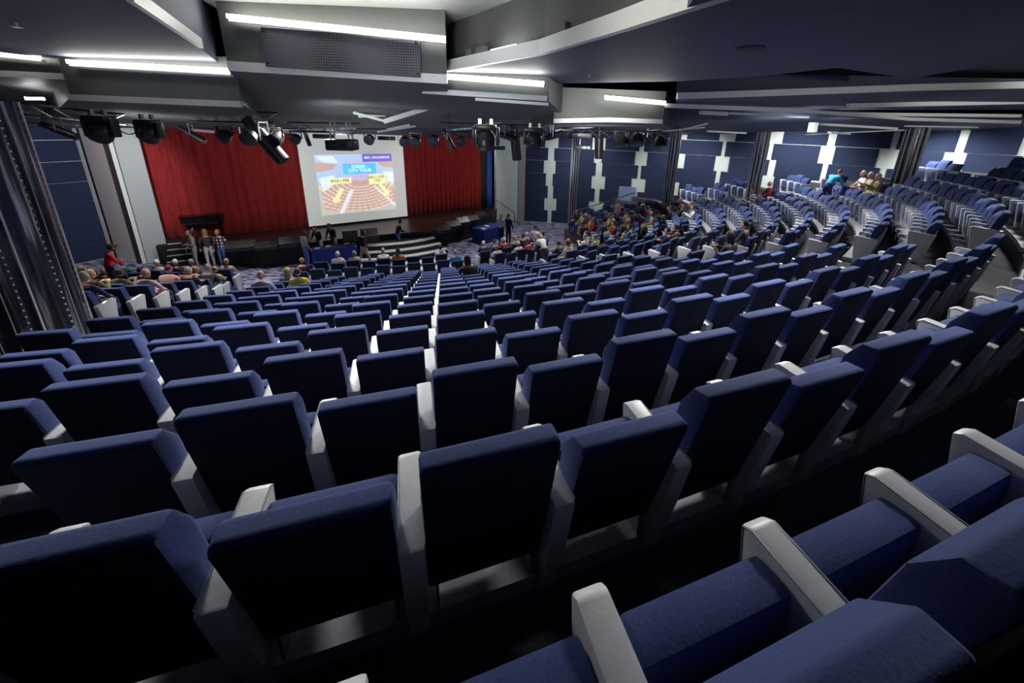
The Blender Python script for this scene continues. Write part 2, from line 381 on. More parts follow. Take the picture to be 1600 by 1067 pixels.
# left section: straight-ish rows past the left aisle
def left_row(k, i, n):
    x0, y0 = -9.4 - .225 * i, 7.07 + .83 * i
    if k >= 16: x0, y0 = (-11.95, 13.75) if k == 16 else (-12.15, 14.62)
    th = .16
    x, y = x0 + .35 * math.sin(th), y0 - .38
    for j in range(n):
        x -= .62 * math.cos(th) * (1 if j else .5); y -= .62 * math.sin(th) * (1 if j else .5)
        SEATS.append(dict(k=k, b=-12 - j, sec='left', x=x, y=y, t=th, z=zfl(k), tall=j % 2 == 0, n=j, sx=1.03, last=(j == 0), first=(j == n - 1)))
        th -= .006
for k in range(5, 15): left_row(k, k - 8, 13)
left_row(16, 0, 11); left_row(17, 0, 10)
for k, i in [(k, k - 8) for k in range(4, 15)]:
    pass
# left section terraces and end plinths
bm = bmesh.new()
for k in range(4, 15):
    i = k - 8; x0, y0 = -9.4 - .225 * i, 7.07 + .83 * i
    P = lambda s, o: (x0 + s * math.cos(.14) - o * math.sin(.14), y0 + s * math.sin(.14) + o * math.cos(.14))
    prism(bm, [P(.08, -.72), P(.08, .13), P(-11, .13), P(-11, -.72)], zfl(k) - .5, zfl(k) + (.002 * (k % 2)))
bm.normal_update()
tag(bm_obj('floor_left_terraces', bm, TREAD), kind='structure')

COLS = []
for (px, py, Y, r, z0, lb) in [(894, 326, 24.6, .24, -6.2, 'Thin mirrored column at the right wall, nearest the stage'),
                               (1044, 305, 22.6, .29, -4.6, 'Mirrored column at the right wall, second from the stage, above the seated crowd'),
                               (1175, 305, 19.6, .29, -3.4, 'Mirrored column by the wall beside the couple seated alone'),
                               (1409, 285, 16.6, .37, -2.4, 'Mirrored column by the wall, farthest right of the mirrored columns')]:
    v = at_y(px, py, Y); COLS.append((v.x, v.y, r, z0, 1.2, lb))
va = at_y(95, 440, 9.6); COLS.append((va.x - .52, va.y, .55, -6.2, .2, 'Tall mirrored column behind the nearest one, at the left wall'))
vb = at_y(110, 519, 6.3); COLS.append((vb.x - 1.0, vb.y, .90, -4.6, .12, 'Broad dark mirrored column nearest the camera at the left edge'))
SEATS = [s for s in SEATS if all(math.hypot(s['x'] - .3 * math.sin(s['t']) - c[0], s['y'] + .3 * math.cos(s['t']) - c[1]) > c[2] + .42 for c in COLS)]
# --- people are seated first so that their chairs are known
HEADS = [ # px, py, top colour, hair colour, hair style, pose, look
 (98,441,'brown','brown','long'),(112,443,'black','brown','long'),(127,432,'navy','grey','short'),(143,424,'black','black','short'),
 (149,437,'olive','blond','short'),(166,433,'black','blond','short'),(182,424,'olive','black','short'),(184,409,'green','grey','hat'),
 (213,425,'black','black','short'),(227,431,'pink','skin','bald'),(252,399,'white','white','short'),(262,404,'navy','white','short'),
 (261,416,'peach','red','short'),(287,401,'grey','grey','short'),(307,400,'teal','blond','short'),(290,419,'orange','brown','short'),
 (297,428,'black','grey','short'),(314,416,'darkgrey','grey','short'),(319,427,'beige','brown','bald'),(368,409,'beige','blond','short'),
 (408,418,'ltblue','skin','bald'),(445,425,'jean','blond','long'),(471,424,'yellow','brown','short'),(467,406,'black','blond','short'),
 (533,397,'white','white','short'),(554,396,'beige','grey','short'),(601,391,'white','skin','bald'),(614,397,'orange','black','short'),
 (685,386,'white','black','hat'),(713,397,'blue','skin','bald'),(735,408,'black','black','long'),
 (749,373,'navy','white','short'),(773,381,'jean','brown','short'),(787,379,'red','white','hat'),(777,369,'white','grey','short'),(790,365,'beige','skin','bald'),
 (798,361,'black','brown','short'),(819,383,'red','brown','short'),(822,349,'white','white','short'),(816,353,'white','white','short'),(832,350,'grey','black','short'),
 (845,338,'ltblue','white','hat'),(860,342,'black','grey','short'),(864,327,'black','skin','bald'),(881,364,'yellow','blond','long'),
 (888,370,'white','brown','short'),(892,340,'beige','brown','short'),(897,332,'darkgrey','white','hat'),(925,334,'beige','grey','short'),(951,328,'black','skin','bald'),
 (980,325,'white','brown','short'),(1005,315,'jean','black','hat'),(1011,327,'darkred','black','short'),(1013,333,'blue','blond','short'),(1024,330,'beige','blond','short'),
 (1034,317,'black','grey','short'),(1046,328,'black','brown','short'),(1064,311,'brown','brown','short'),(1072,311,'beige','white','short'),(1080,322,'grey','brown','long'),
 (1070,331,'white','brown','short'),(957,338,'olive','blond','short'),(948,345,'white','grey','short'),(968,346,'orange','white','short'),(960,350,'darkred','black','short'),
 (918,346,'red','blond','short'),(905,352,'white','grey','short'),(878,352,'black','brown','short'),(920,366,'grey','brown','short'),(932,367,'yellow','blond','short'),
 (978,340,'orange','brown','short'),(981,355,'jean','black','short'),(988,347,'darkgrey','grey','short'),
 (1040,364,'black','black','short'),(1050,358,'olive','black','short'),(1137,366,'black','black','long'),(1151,359,'darkgrey','black','short'),
 (1186,285,'stripe','brown','short'),(1194,282,'darkred','skin','bald'),(1342,269,'white','white','short'),(1349,273,'beige','white','short'),(1357,275,'olive','blond','short'),
 (70,452,'pink','brown','short')]
def seat_head(s): 
    f = .36; return proj((s['x'] - f * math.sin(s['t']), s['y'] + f * math.cos(s['t']), s['z'] + 1.24))
sp = [(seat_head(s), s) for s in SEATS]
OCC = {}
for i, h in enumerate(HEADS):
    best = min((((q[0] - h[0]) ** 2 + (q[1] - h[1]) ** 2, id(s), s) for q, s in sp if not s.get('occ')), key=lambda a: a[0])
    best[2]['occ'] = True; OCC[i] = best[2]

def inframe(s):
    q = proj((s['x'], s['y'], s['z'] + .8)); return -60 < q[0] < 1680 and -50 < q[1] < 1290 and q[2] > .3
for s in SEATS:
    q = proj((s['x'], s['y'], s['z'] + .8)); s['q'] = q; s['vis'] = inframe(s)
SEATS = [s for s in SEATS if s['vis'] or (s['q'][2] > -1 and abs(s['q'][0]) < 2600 and s['k'] < 1 and s['q'][1] < 2600)]
rank = sorted([s for s in SEATS if s['vis']], key=lambda s: s['q'][2])
for i, s in enumerate(rank): s['ind'] = i < 300
ORD = ['', 'first', 'second', 'third', 'fourth', 'fifth', 'sixth', 'seventh', 'eighth', 'ninth', 'tenth', 'eleventh', 'twelfth', 'thirteenth', 'fourteenth', 'fifteenth', 'sixteenth', 'seventeenth', 'eighteenth', 'nineteenth', 'twentieth']
def ordn(n):
    if n <= 20: return ORD[n]
    return ('twenty-' + ORD[n - 20]) if n < 30 else ('thirtieth' if n == 30 else 'thirty-' + ORD[n - 30])
cnt = {}
for s in sorted([s for s in SEATS if s['vis']], key=lambda s: (s['k'], s['sec'], s['b'] if s['sec'] != 'left' else -s['b'])):
    key = (s['sec'], s['k']); cnt[key] = cnt.get(key, 0) + 1; s['num'] = cnt[key]
def seat_label(s):
    r = ordn(s['k'] + 2) if s['k'] < 15 else ordn(s['k'] + 1)
    a = 'Taller-backed' if s['tall'] else 'Lower-backed'
    if s['sec'] == 'main': return f"{a} navy velvet seat, {ordn(s['num'])} from the left in the {r} row from the camera"
    if s['sec'] == 'right': return f"{a} navy seat beyond the right aisle, {ordn(s['num'])} from that aisle in the {r} row"
    if s['sec'] == 'left': return f"{a} navy seat beyond the left aisle, {ordn(s['num'])} from that aisle in the {r} row"
    return f"{a} navy seat by the right wall, {ordn(s['num'])} in the {r} row there"
def build_seat(s, root=None):
    root = bpy.data.objects.new('theatre_seat', None); COL.objects.link(root); root.empty_display_size = .1
    root.location = (s['x'], s['y'], s['z']); root.rotation_euler = (0, 0, s['t']); root.scale = (s['sx'], 1, 1)
    tag(root, seat_label(s), 'theatre seat', {'main': 'theatre seats in the centre section', 'right': 'theatre seats beyond the right aisle', 'left': 'theatre seats beyond the left aisle', 'wall': 'theatre seats against the right wall'}[s['sec']])
    child('backrest', ME[('back', 1 if s['tall'] else 0)], root)
    child('seat_cushion', ME[('cush', 0 if s.get('occ') else 1)], root)
    a = child('armrest', ME['arm'], root); child('piping', ME['pip'], a)['label'] = 'dark piping along the edges'
    child('armrest_base', ME['base'], root); child('support_bracket', ME['br'], root)['label'] = 'steel bracket'; child('support_bracket', ME['brL'], root)['label'] = 'steel bracket'
    return root
# many small seats as one mesh
rest = [s for s in SEATS if not s.get('ind')]
def lowmesh(bmf):
    bm = bmf; bm.normal_update(); V = np.array([v.co[:] for v in bm.verts]); bm.verts.ensure_lookup_table(); Fc = [([v.index for v in f.verts], f.material_index) for f in bm.faces]; bm.verts.index_update(); bm.free(); return V, Fc
def idx(bm): bm.verts.index_update(); return bm
LOW = {}
for tl in (0, 1):
    LOW['b%d' % tl] = lowmesh(idx(back_bm(tl))); LOW['c%d' % tl] = lowmesh(idx(cushion_bm(tl)))
LOW['arm'] = lowmesh(idx(arm_bm())); LOW['base'] = lowmesh(idx(armbase_bm()))
LOW['armL'] = lowmesh(idx(arm_bm(-.3))); LOW['baseL'] = lowmesh(idx(armbase_bm(-.3)))
def seat_mass(name, seats, label):
    VV, FF, MI = [], [], []; base = 0
    for s in seats:
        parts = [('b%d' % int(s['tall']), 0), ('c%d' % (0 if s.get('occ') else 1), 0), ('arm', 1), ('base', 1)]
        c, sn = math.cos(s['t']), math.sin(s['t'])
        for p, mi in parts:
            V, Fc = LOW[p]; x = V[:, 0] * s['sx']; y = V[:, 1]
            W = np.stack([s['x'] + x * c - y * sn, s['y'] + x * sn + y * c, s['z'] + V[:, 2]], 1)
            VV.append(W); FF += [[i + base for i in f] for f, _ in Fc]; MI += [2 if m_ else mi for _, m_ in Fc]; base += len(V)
    me = bpy.data.meshes.new(name); me.from_pydata(np.concatenate(VV).tolist(), [], FF); me.materials.append(VELVET); me.materials.append(LEATHER); me.materials.append(BACKDARK)
    me.polygons.foreach_set('material_index', MI)
    for p in me.polygons: p.use_smooth = True
    try: me.set_sharp_from_angle(angle=math.radians(50))
    except Exception: pass
    me.update(); o = bpy.data.objects.new(name, me); COL.objects.link(o)
    return tag(o, label, 'theatre seats', 'theatre seats in the distance', 'stuff')
for s in SEATS:
    if s.get('ind'): build_seat(s)
if rest: seat_mass('distant_theatre_seats', rest, 'Mass of small navy theatre seats with grey armrests filling the farther rows of the auditorium')
# aisle end panels: the armrest on the open side of a row
for s in SEATS:
    if s.get('first') and s['q'][2] > .3 and s['sec'] != 'left' and (s['vis']):
        r = ordn(s['k'] + 2) if s['k'] < 15 else ordn(s['k'] + 1)
        wh = {'main': 'at the left end of the centre section', 'right': 'facing the right aisle', 'wall': 'beside the right wall'}[s['sec']]
        root = empty('end_armrest', (s['x'], s['y'], s['z']), f"Grey leather end armrest {wh}, {r} row", 'armrest', 'end armrests of the rows', s['t']); root.scale = (s['sx'], 1, 1)
        child('panel', ME['armL'], root); child('panel_base', ME['baseL'], root)
# plinths under each row (light grey kerb)
for sec in ('main', 'right', 'wall'):
    for k in list(range(-1, 15)) + [16, 17]:
        ss = [s for s in SEATS if s['sec'] == sec and s['k'] == k]
        if not ss: continue
        b0 = min(s['b'] for s in ss) + .08; b1 = max(s['b'] for s in ss) + .98
        n = max(2, int((b1 - b0) * 1.5)); prev = None
        for i in range(n + 1):
            b = b0 + (b1 - b0) * i / n; q = [rowpt(k, b, .17), rowpt(k, b, .62)]
            v = [bmp.verts.new((q[0][0], q[0][1], zfl(k) + .004)), bmp.verts.new((q[0][0], q[0][1], zfl(k) + .10)), bmp.verts.new((q[1][0], q[1][1], zfl(k) + .10)), bmp.verts.new((q[1][0], q[1][1], zfl(k) + .004))]
            if prev:
                for j in range(3): bmp.faces.new((prev[j], v[j], v[j + 1], prev[j + 1]))
            else: bmp.faces.new(v)
            prev = v
        bmp.faces.new(prev[::-1])
bmesh.ops.recalc_face_normals(bmp, faces=bmp.faces[:])
tag(bm_obj('floor_row_kerbs', bmp, PLINTH), kind='structure')
exec_people = True

# ------------------------------------------------------------------ walls
def path_pts(P, n=8):
    """Catmull-Rom through P"""
    out = []
    for i in range(len(P) - 1):
        p0 = P[max(i - 1, 0)]; p1 = P[i]; p2 = P[i + 1]; p3 = P[min(i + 2, len(P) - 1)]
        for j in range(n):
            t = j / n; out.append(tuple(.5 * (2 * p1[c] + (p2[c] - p0[c]) * t + (2 * p0[c] - 5 * p1[c] + 4 * p2[c] - p3[c]) * t * t + (-p0[c] + 3 * p1[c] - 3 * p2[c] + p3[c]) * t ** 3) for c in (0, 1)))
    out.append(P[-1]); return out
class Path:
    def __init__(s, P, n=8):
        s.p = path_pts(P, n); s.s = [0]
        for a, b in zip(s.p, s.p[1:]): s.s.append(s.s[-1] + math.hypot(b[0] - a[0], b[1] - a[1]))
    def at(s, q, o=0):
        q = min(max(q, 0), s.s[-1] - 1e-6); i = next(i for i in range(len(s.s) - 1) if s.s[i + 1] >= q); f = (q - s.s[i]) / (s.s[i + 1] - s.s[i] + 1e-9)
        a, b = s.p[i], s.p[i + 1]; d = Vector((b[0] - a[0], b[1] - a[1])).normalized()
        return (a[0] + (b[0] - a[0]) * f + d.y * o, a[1] + (b[1] - a[1]) * f - d.x * o)
    def hit(s, px, py=250):
        d = ray(px, py); az = math.atan2(d.x, d.y); best = min(range(400), key=lambda i: abs(math.atan2(*s.at(s.s[-1] * i / 399)) - az)); return s.s[-1] * best / 399
def strip_solid(bm, path, q0, q1, z0, z1, o0, o1, step=.7, mi=0):
    n = max(1, int(abs(q1 - q0) / step)); prev = None
    for i in range(n + 1):
        q = q0 + (q1 - q0) * i / n; a = path.at(q, o0); b = path.at(q, o1)
        v = [bm.verts.new((*a, z0)), bm.verts.new((*b, z0)), bm.verts.new((*b, z1)), bm.verts.new((*a, z1))]
        if prev:
            for j in range(4): bm.faces.new((prev[j], v[j], v[(j + 1) % 4], prev[(j + 1) % 4])).material_index = mi
        else: bm.faces.new(v)
        prev = v
    bm.faces.new(prev[::-1]); bmesh.ops.recalc_face_normals(bm, faces=bm.faces[:])
WR = Path(WALLR)
bm = bmesh.new(); strip_solid(bm, WR, 0, WR.s[-1], FL, 2.0, -.25, 0)
wall_r = tag(bm_obj('wall_right', bm, WHITEP), kind='structure')
GAPS = [(861, .34), (937, .36), (1000, .30), (1056, .30), (1129, .28), (1206, .26), (1288, .27), (1387, .25), (1495, .26), (1602, .30), (1700, .3)]
gq = [(WR.hit(px), hw) for px, hw in GAPS]
q0s = WR.hit(823)
TZ0 = .34
stag = [.0, .17, -.05, .22, -.14, .09, -.18]
for tier in range(8):
    z1 = TZ0 - .89 * tier; z0 = z1 - .86
    if tier == 0: z1 = 1.2
    for i in range(len(gq)):
        a = q0s if i == 0 else gq[i - 1][0] + gq[i - 1][1] + stag[(tier + 2 * i) % 7] - .1 * (tier % 2)
        b = gq[i][0] - gq[i][1] + stag[(tier + 2 * i + 3) % 7]
        if b - a < .3: continue
        bm = bmesh.new(); strip_solid(bm, WR, a, b, z0, z1, 0.0, .07, .9)
        bm_obj('acoustic_panel', bm, NAVYP, wall_r)
# pale blue door in the wall
qd = WR.hit(984); bm = bmesh.new(); strip_solid(bm, WR, qd - .55, qd + .55, -5.4, -3.8, .05, .12, .5)
tag(bm_obj('door_1', bm, DOORM), kind='structure')
# handrail climbing along the right wall
bm = bmesh.new()
A = at_y(896, 331, 23.6); B = at_y(992, 301, 22.8)
tube(bm, [A, B], .03, 8)
for f in (0, .33, .66, 1):
    p = A.lerp(B, f); tube(bm, [p, p - Vector((0, 0, .95))], .02, 6)
tag(bm_obj('stair_handrail', bm, STEEL), 'Long steel handrail climbing along the right wall from the mirrored column', 'handrail')

# right side of the stage opening
def flat_wall(name, A, B, z0, z1, m, th=.12, kind='structure', parent=None):
    bm = bmesh.new(); d = (Vector(B) - Vector(A)).normalized(); n = Vector((-d.y, d.x)) * th
    prism(bm, [A, B, (B[0] + n.x, B[1] + n.y), (A[0] + n.x, A[1] + n.y)], z0, z1); bmesh.ops.recalc_face_normals(bm, faces=bm.faces[:])
    o = bm_obj(name, bm, m, parent)
    if kind: tag(o, kind=kind)
    return o
def g(px, py, z): v = at_z(px, py, z); return (v.x, v.y)
R0 = g(775, 345, FL); R1 = g(808, 345, FL); R2 = g(822, 345, FL)
flat_wall('wall_stage_right', R0, R1, FL, .3, WHITEP)
flat_wall('wall_stage_right_strip', (R1[0] + .03, R1[1]), (WALLR[0][0] - .05, WALLR[0][1]), FL, .3, PINKP)
flat_wall('trim_1', (R0[0] - .12, R0[1] - .02), R0, FL, .3, STEEL)
# left side of the stage
L0 = (-18.63, 17.28); L1 = (-17.93, 17.72)
flat_wall('wall_stage_left', L0, L1, FL, .6, GREYP)
flat_wall('trim_2', (-18.80, 17.2), (-18.66, 17.26), FL, .6, WHITE, .05)
flat_wall('trim_3', (-18.98, 17.13), (-18.82, 17.19), FL, .6, BLACK, .05)
flat_wall('wall_left_strip', (-20.6, 17.78), (-19.0, 17.18), FL, .6, PINKP)
flat_wall('trim_4', (-20.78, 17.84), (-20.63, 17.79), FL, .6, BLACK, .05)
flat_wall('trim_5', (-21.0, 17.92), (-20.8, 17.85), FL, .6, WHITE, .05)
WALLL = [(-26.5, -3), (-25.3, 4), (-24.1, 10), (-22.6, 14.2), (-21.05, 17.95)]
WL = Path(WALLL)
bm = bmesh.new(); strip_solid(bm, WL, 0, WL.s[-1], FL, 2.0, -.25, 0)
wall_l = tag(bm_obj('wall_left', bm, WHITEP), kind='structure')
Lend = WL.s[-1]
for tier in range(8):
    z1 = -.32 - .93 * tier + .93; z0 = z1 - .90
    if tier == 0: z1 = 1.2
    a = Lend - [3.6, 3.4, 2.7, 2.2, 3.6, 3.9, 4.2, 4.2][tier]
    bm = bmesh.new(); strip_solid(bm, WL, a, Lend - .05, z0, z1, 0, .07, .9); bm_obj('acoustic_panel', bm, NAVYP, wall_l)
    bm = bmesh.new(); strip_solid(bm, WL, a - 6, a - .55, z0, z1, 0, .07, .9); bm_obj('acoustic_panel', bm, NAVYP, wall_l)
# back and side walls that close the room
bm = bmesh.new(); prism(bm, [(-34, 33.5), (10, 33.5), (10, 33.8), (-34, 33.8)], FL, 2.2); tag(bm_obj('wall_back', bm, BLACK), kind='structure')
bm = bmesh.new(); prism(bm, [(-30, -6), (30, -6), (30, -5.7), (-30, -5.7)], FL, 2.2); tag(bm_obj('wall_rear', bm, RISER), kind='structure')

# mirrored columns
def column(x, y, r, z0, z1, label, flutes=0):
    bm = bmesh.new(); n = 48; prev = None
    for z in (z0, z1):
        ring = []
        for j in range(n):
            a = 2 * PI * j / n; rr = r * (1 + (.035 * math.cos(a * 12) if flutes else 0)); ring.append(bm.verts.new((rr * math.cos(a), rr * math.sin(a), z)))
        if prev:
            for j in range(n): bm.faces.new((prev[j], prev[(j + 1) % n], ring[(j + 1) % n], ring[j]))
        prev = ring
    root = empty('mirrored_column', (x, y, 0), label, 'column', 'mirrored columns')
    bm_obj('shaft', bm, COLM, root, True)
    bm = bmesh.new()
    for a0 in range(0, 22):
        a = 2 * PI * a0 / 22 + .1 * math.sin(a0 * 3); q_ = .006 + .014 * (a0 % 3 == 0); bar(bm, (r * 1.02 * math.cos(a), r * 1.02 * math.sin(a), z0), (r * 1.02 * math.cos(a), r * 1.02 * math.sin(a), z1), q_ * (r + .5), .018, up=(1, 0, 0))
    bm_obj('metal_strip', bm, PALEGLINT, root)['kind'] = 'stuff'
    if r > .5:      # strings of glass beads between the strips
        bm = bmesh.new()
        for a0 in range(0, 22, 2):
            a = 2 * PI * (a0 + .5) / 22
            for i in range(int((z1 - z0) / .12)): box(bm, (r * 1.03 * math.cos(a), r * 1.03 * math.sin(a), z0 + .1 + i * .12), (.022, .022, .03))
        bm_obj('bead_string', bm, PALEGLINT, root)['kind'] = 'stuff'
    return root
for c_ in COLS: column(*c_, 1)
# ------------------------------------------------------------------ ceiling
bm = bmesh.new()
ys = [-8, 7, 12, 18, 24, 30, 36]
pv = None
for y in ys:
    v = (bm.verts.new((-34, y, zc(y) + .25)), bm.verts.new((34, y, zc(y) + .25)))
    if pv: bm.faces.new((pv[0], pv[1], v[1], v[0]))
    pv = v
tag(bm_obj('ceiling', bm, DARKCEIL), kind='structure')
def V(px, py, y): return at_y(px, py, y)
def Z(px, py, z): return at_z(px, py, z)
def soffit(name, pts, top, m, label=None, mi=None):
    bm = bmesh.new(); slab(bm, pts, ztops=top); o = bm_obj(name, bm, m); tag(o, kind='structure'); return o
def strip(p, q, hgt, dep, m, name, label, cat, group=None, parent=None):
    bm = bmesh.new(); bar(bm, p, q, dep, hgt); o = bm_obj(name, bm, m, parent)
    if label: tag(o, label, cat, group)
    return o
# lowered bays (dark undersides, grey faces)
soffit('ceiling_bay_left', [Z(-700, 30, .86), Z(0, 82, .86), Z(105, 94, .86), Z(358, 112, .86), Z(315, 77, .86), Z(203, -2, .86), Z(100, -120, .86), Z(-700, -600, .86)], 1.85, DARKCEIL)
soffit('ceiling_bay_left_lower', [V(110, 152, 7.05), V(378, 162, 7.05), V(432, 200, 13), V(60, 200, 13)], .95, RISER)
soffit('ceiling_bay_far_left', [V(-300, 100, 7.2), V(106, 119, 7.15), V(130, 195, 13), V(-300, 185, 13)], .95, RISER)
soffit('ceiling_bay_middle', [V(357, 110, 6.6), V(699, 130, 6.7), V(700, 200, 14), V(432, 200, 14)], 1.9, RISER)
soffit('ceiling_bay_right', [Z(699, 112, .86), Z(700, 122, .86), Z(851, 131, .86), Z(1060, 127, .86), Z(1190, 119, .86), Z(1310, 106, .86), Z(1422, 123, .86), Z(1600, 92, .86), Z(1900, 40, .86), Z(2300, -500, .86), Z(1250, -300, .86), Z(1080, 4, .86), Z(1067, 20, .86), Z(850, 83, .86)], 1.0, DARKCEIL)
soffit('ceiling_bay_right_face', [Z(701, 113.5, .88), Z(850, 87.5, .88), Z(965, 54.5, .88), Z(1072, 22, .88), Z(1180, -10, .88), Z(1700, -10, .88), Z(1700, 60, .88), Z(900, 118, .88)], 1.9, RISER)
soffit('ceiling_bay_middle_right', [V(660, 147, 7.5), V(857, 158, 7.6), V(905, 200, 15), V(690, 200, 15)], .93, RISER)
soffit('ceiling_bay_stage_right', [V(865, 192, 9.6), V(1035, 193, 9.8), V(1060, 207, 17), V(800, 204, 17)], V(900, 137, 9.6).z, RISER)
soffit('ceiling_bay_far_right', [V(1055, 154, 8.6), V(1424, 143, 8.2), V(1800, 134, 7.8), V(1900, 172, 12), V(1300, 172, 12), V(1060, 172, 12)], V(1200, 115, 8.4).z, DARKCEIL)
soffit('ceiling_bay_beyond', [V(1040, 188, 12), V(1800, 178, 12), V(1800, 205, 17), V(1060, 206, 19)], V(1200, 170, 12).z, DARKCEIL)
soffit('ceiling_bay_pit', [V(440, 201, 14), V(1060, 206, 15), V(1000, 214, 21), V(640, 212, 21), V(400, 205, 21), V(0, 190, 17), V(60, 190, 13)], V(640, 170, 14).z, DARKCEIL)
soffit('ceiling_upper', [Z(300, -10, 1.66), Z(352, 22, 1.66), Z(700, 58, 1.66), Z(840, -6, 1.66), Z(900, -200, 1.66), Z(250, -200, 1.66)], 1.72, UPPER)
# aluminium fascia strips along the bay edges
TRN = [0]
def fascia(pts, hgt, dep=.05, m=FASCIA):
    bm = bmesh.new()
    for p, q in zip(pts, pts[1:]): bar(bm, p, q, dep, hgt)
    TRN[0] += 1; return tag(bm_obj('trim_%d' % (10 + TRN[0]), bm, m), kind='structure')
Y = .86
fascia([Z(203, 0, Y) + Vector((0, 0, .05)), Z(314, 74, Y) + Vector((0, 0, .05))], .12)
fascia([V(357, 103, 6.55), V(699, 124, 6.65)], .14)
fascia([V(110, 152, 6.98), V(378, 163, 6.98)], .10)
fascia([V(-60, 112, 7.1), V(107, 120, 7.1)], .10)
UPV = Vector((-.03, -.03, .075))
fascia([Z(699, 112, .86) + UPV, Z(850, 85, .86) + UPV, Z(965, 52, .86) + UPV, Z(1072, 19, .86) + UPV, Z(1180, -14, .86) + UPV], .17, .08)
fascia([V(660, 142, 7.42), V(855, 154, 7.5)], .09)
fascia([V(743, 155, 7.38), V(857, 163, 7.4)], .05, m=WHITE)
fascia([V(865, 189, 9.5), V(950, 187, 9.5), V(1035, 190, 9.6)], .10)
fascia([V(1058, 150, 8.5), V(1180, 146, 8.4), V(1423, 137, 8.1), V(1700, 130, 7.8)], .12)
bars = [((1040, 165), (1265, 173), 9.5, .09), ((1325, 165), (1610, 159), 10, .10), ((1320, 178), (1592, 181), 11, .08), ((1418, 186), (1592, 191), 12, .09), ((1416, 197), (1525, 199), 12.3, .04),
        ((1240, 172), (1420, 186), 10.4, .07), ((1095, 176), (1136, 178), 10.5, .09), ((1138, 177), (1262, 183), 11, .05), ((1268, 193), (1400, 201), 11.6, .06), ((1296, 207), (1326, 209), 11.8, .05),
        ((1062, 203), (1104, 193), 13, .05), ((1036, 205), (1100, 199), 13.4, .04), ((1105, 205), (1165, 208), 13.6, .05), ((1260, 210), (1410, 203), 13, .03), ((1000, 206), (1050, 199), 13.5, .04),
        ((868, 204), (945, 196), 12.5, .06), ((740, 197), (800, 188), 12.5, .07), ((700, 204), (756, 198), 12.5, .05), ((590, 206), (650, 197), 13, .07), ((480, 203), (556, 200), 12, .07),
        ((560, 182), (602, 180), 10.5, .06), ((604, 203), (640, 195), 12, .06), ((0, 171), (60, 182), 9, .10), ((4, 183), (120, 196), 9.4, .05), ((75, 181), (150, 189), 9.6, .05), ((150, 189), (238, 199), 9.8, .06),
        ((268, 173), (305, 187), 9.2, .05), ((300, 203), (335, 206), 12, .08), ((405, 200), (438, 202), 12, .09), ((440, 205), (470, 206), 12, .10), ((600, 190), (730, 150), 9.6, .10), ((552, 176), (604, 190), 10, .06)]
for a, b, yy, h in bars: fascia([V(*a, yy), V(*b, yy + .25)], h, .12)
bm = bmesh.new(); bar(bm, V(1267, 199, 11.4), V(1273, 199, 11.4), .25, .26); tag(bm_obj('trim_60', bm, FASCIA), kind='structure')
# led strips
for (p, q, lb) in [((355, 25), (696, 60), 'Long bright strip light above the perforated ceiling panel, largest of the strips'),
                   ((105, 96), (358, 110), 'Bright strip light left of centre above a grey ceiling face'), ((-60, 76), (62, 89), 'Bright strip light cut off by the left edge of the photo'),
                   ((698, 118), (850, 130), 'Bright strip light just right of the big ceiling step'), ((945, 151), (1040, 160), 'Short bright strip light above the right of the stage')]:
    yy = {355: 6.45, 105: 6.92, -60: 7.0, 698: 7.3, 945: 9.4}[p[0]]
    root = empty('strip_light', V((p[0] + q[0]) / 2, (p[1] + q[1]) / 2, yy), lb, 'strip light', 'ceiling strip lights')
    bm = bmesh.new(); A = V(*p, yy) - root.location; B = V(*q, yy) - root.location; bar(bm, A, B, .04, .055); bm_obj('tube', bm, LED, root)
    bm = bmesh.new(); dz = Vector((0, .04, -.05)); bar(bm, A + dz, B + dz, .06, .03); bm_obj('channel', bm, FASCIA, root)
# perforated panel in the middle riser
bm = bmesh.new(); A = V(412, 74, 6.52); B = V(657, 92, 6.6); bar(bm, A, B, .03, .55)
root = tag(bm_obj('perforated_panel', bm, PERF), 'Perforated dark metal panel screwed to the ceiling face under the long strip light', 'ceiling panel')
bm = bmesh.new()
for f in (.02, .98):
    for h in (-.22, .22):
        p = A.lerp(B, f) + Vector((0, -.03, h)); box(bm, p, (.03, .02, .03))
bm_obj('screw', bm, BLACK, root)
# small wall-wash lamp glowing in the recess by the right fascia
bm = bmesh.new(); bar(bm, Z(768, 99.5, .86) + Vector((0, 0, .17)), Z(806, 92.5, .86) + Vector((0, 0, .17)), .03, .03)
tag(bm_obj('recess_lamp', bm, LED), 'Glowing lamp tucked behind the curved right fascia', 'lamp')
for i, (a, b) in enumerate([((750, 103), (762, 101)), ((866, 80.5), (890, 74)), ((735, 106), (743, 104.5))]):
    bm = bmesh.new(); bar(bm, Z(*a, .86) + UPV + Vector((0, 0, .13)), Z(*b, .86) + UPV + Vector((0, 0, .13)), .08, .09)
    tag(bm_obj('junction_box', bm, RISER), ['Small grey box on the right fascia, near the glowing recess', 'Larger grey box on the right fascia, farther right', 'Thin grey box on the right fascia, leftmost'][i], 'box', 'boxes on the fascia')
# flush ceiling speaker on the right bay and sprinkler
bm = bmesh.new(); c = Z(1172, 75, .858)
bmesh.ops.create_cone(bm, cap_ends=True, segments=32, radius1=.14, radius2=.16, depth=.02, matrix=Matrix.Translation(c)); tag(bm_obj('ceiling_speaker', bm, BLACK, smooth=True), 'Round flush ceiling speaker in the big dark right bay', 'speaker')
for px, py, lb in ((921, 118, 'Small sprinkler head under the dark bay right of centre'), (25, 38, 'Small sprinkler head under the dark bay at top left')):
    c = Z(px, py - 3, .858); bm = bmesh.new(); tube(bm, [c, c - Vector((0, 0, .04))], .01); box(bm, c - Vector((0, 0, .045)), (.06, .06, .008)); tag(bm_obj('sprinkler', bm, STEEL), lb, 'sprinkler')
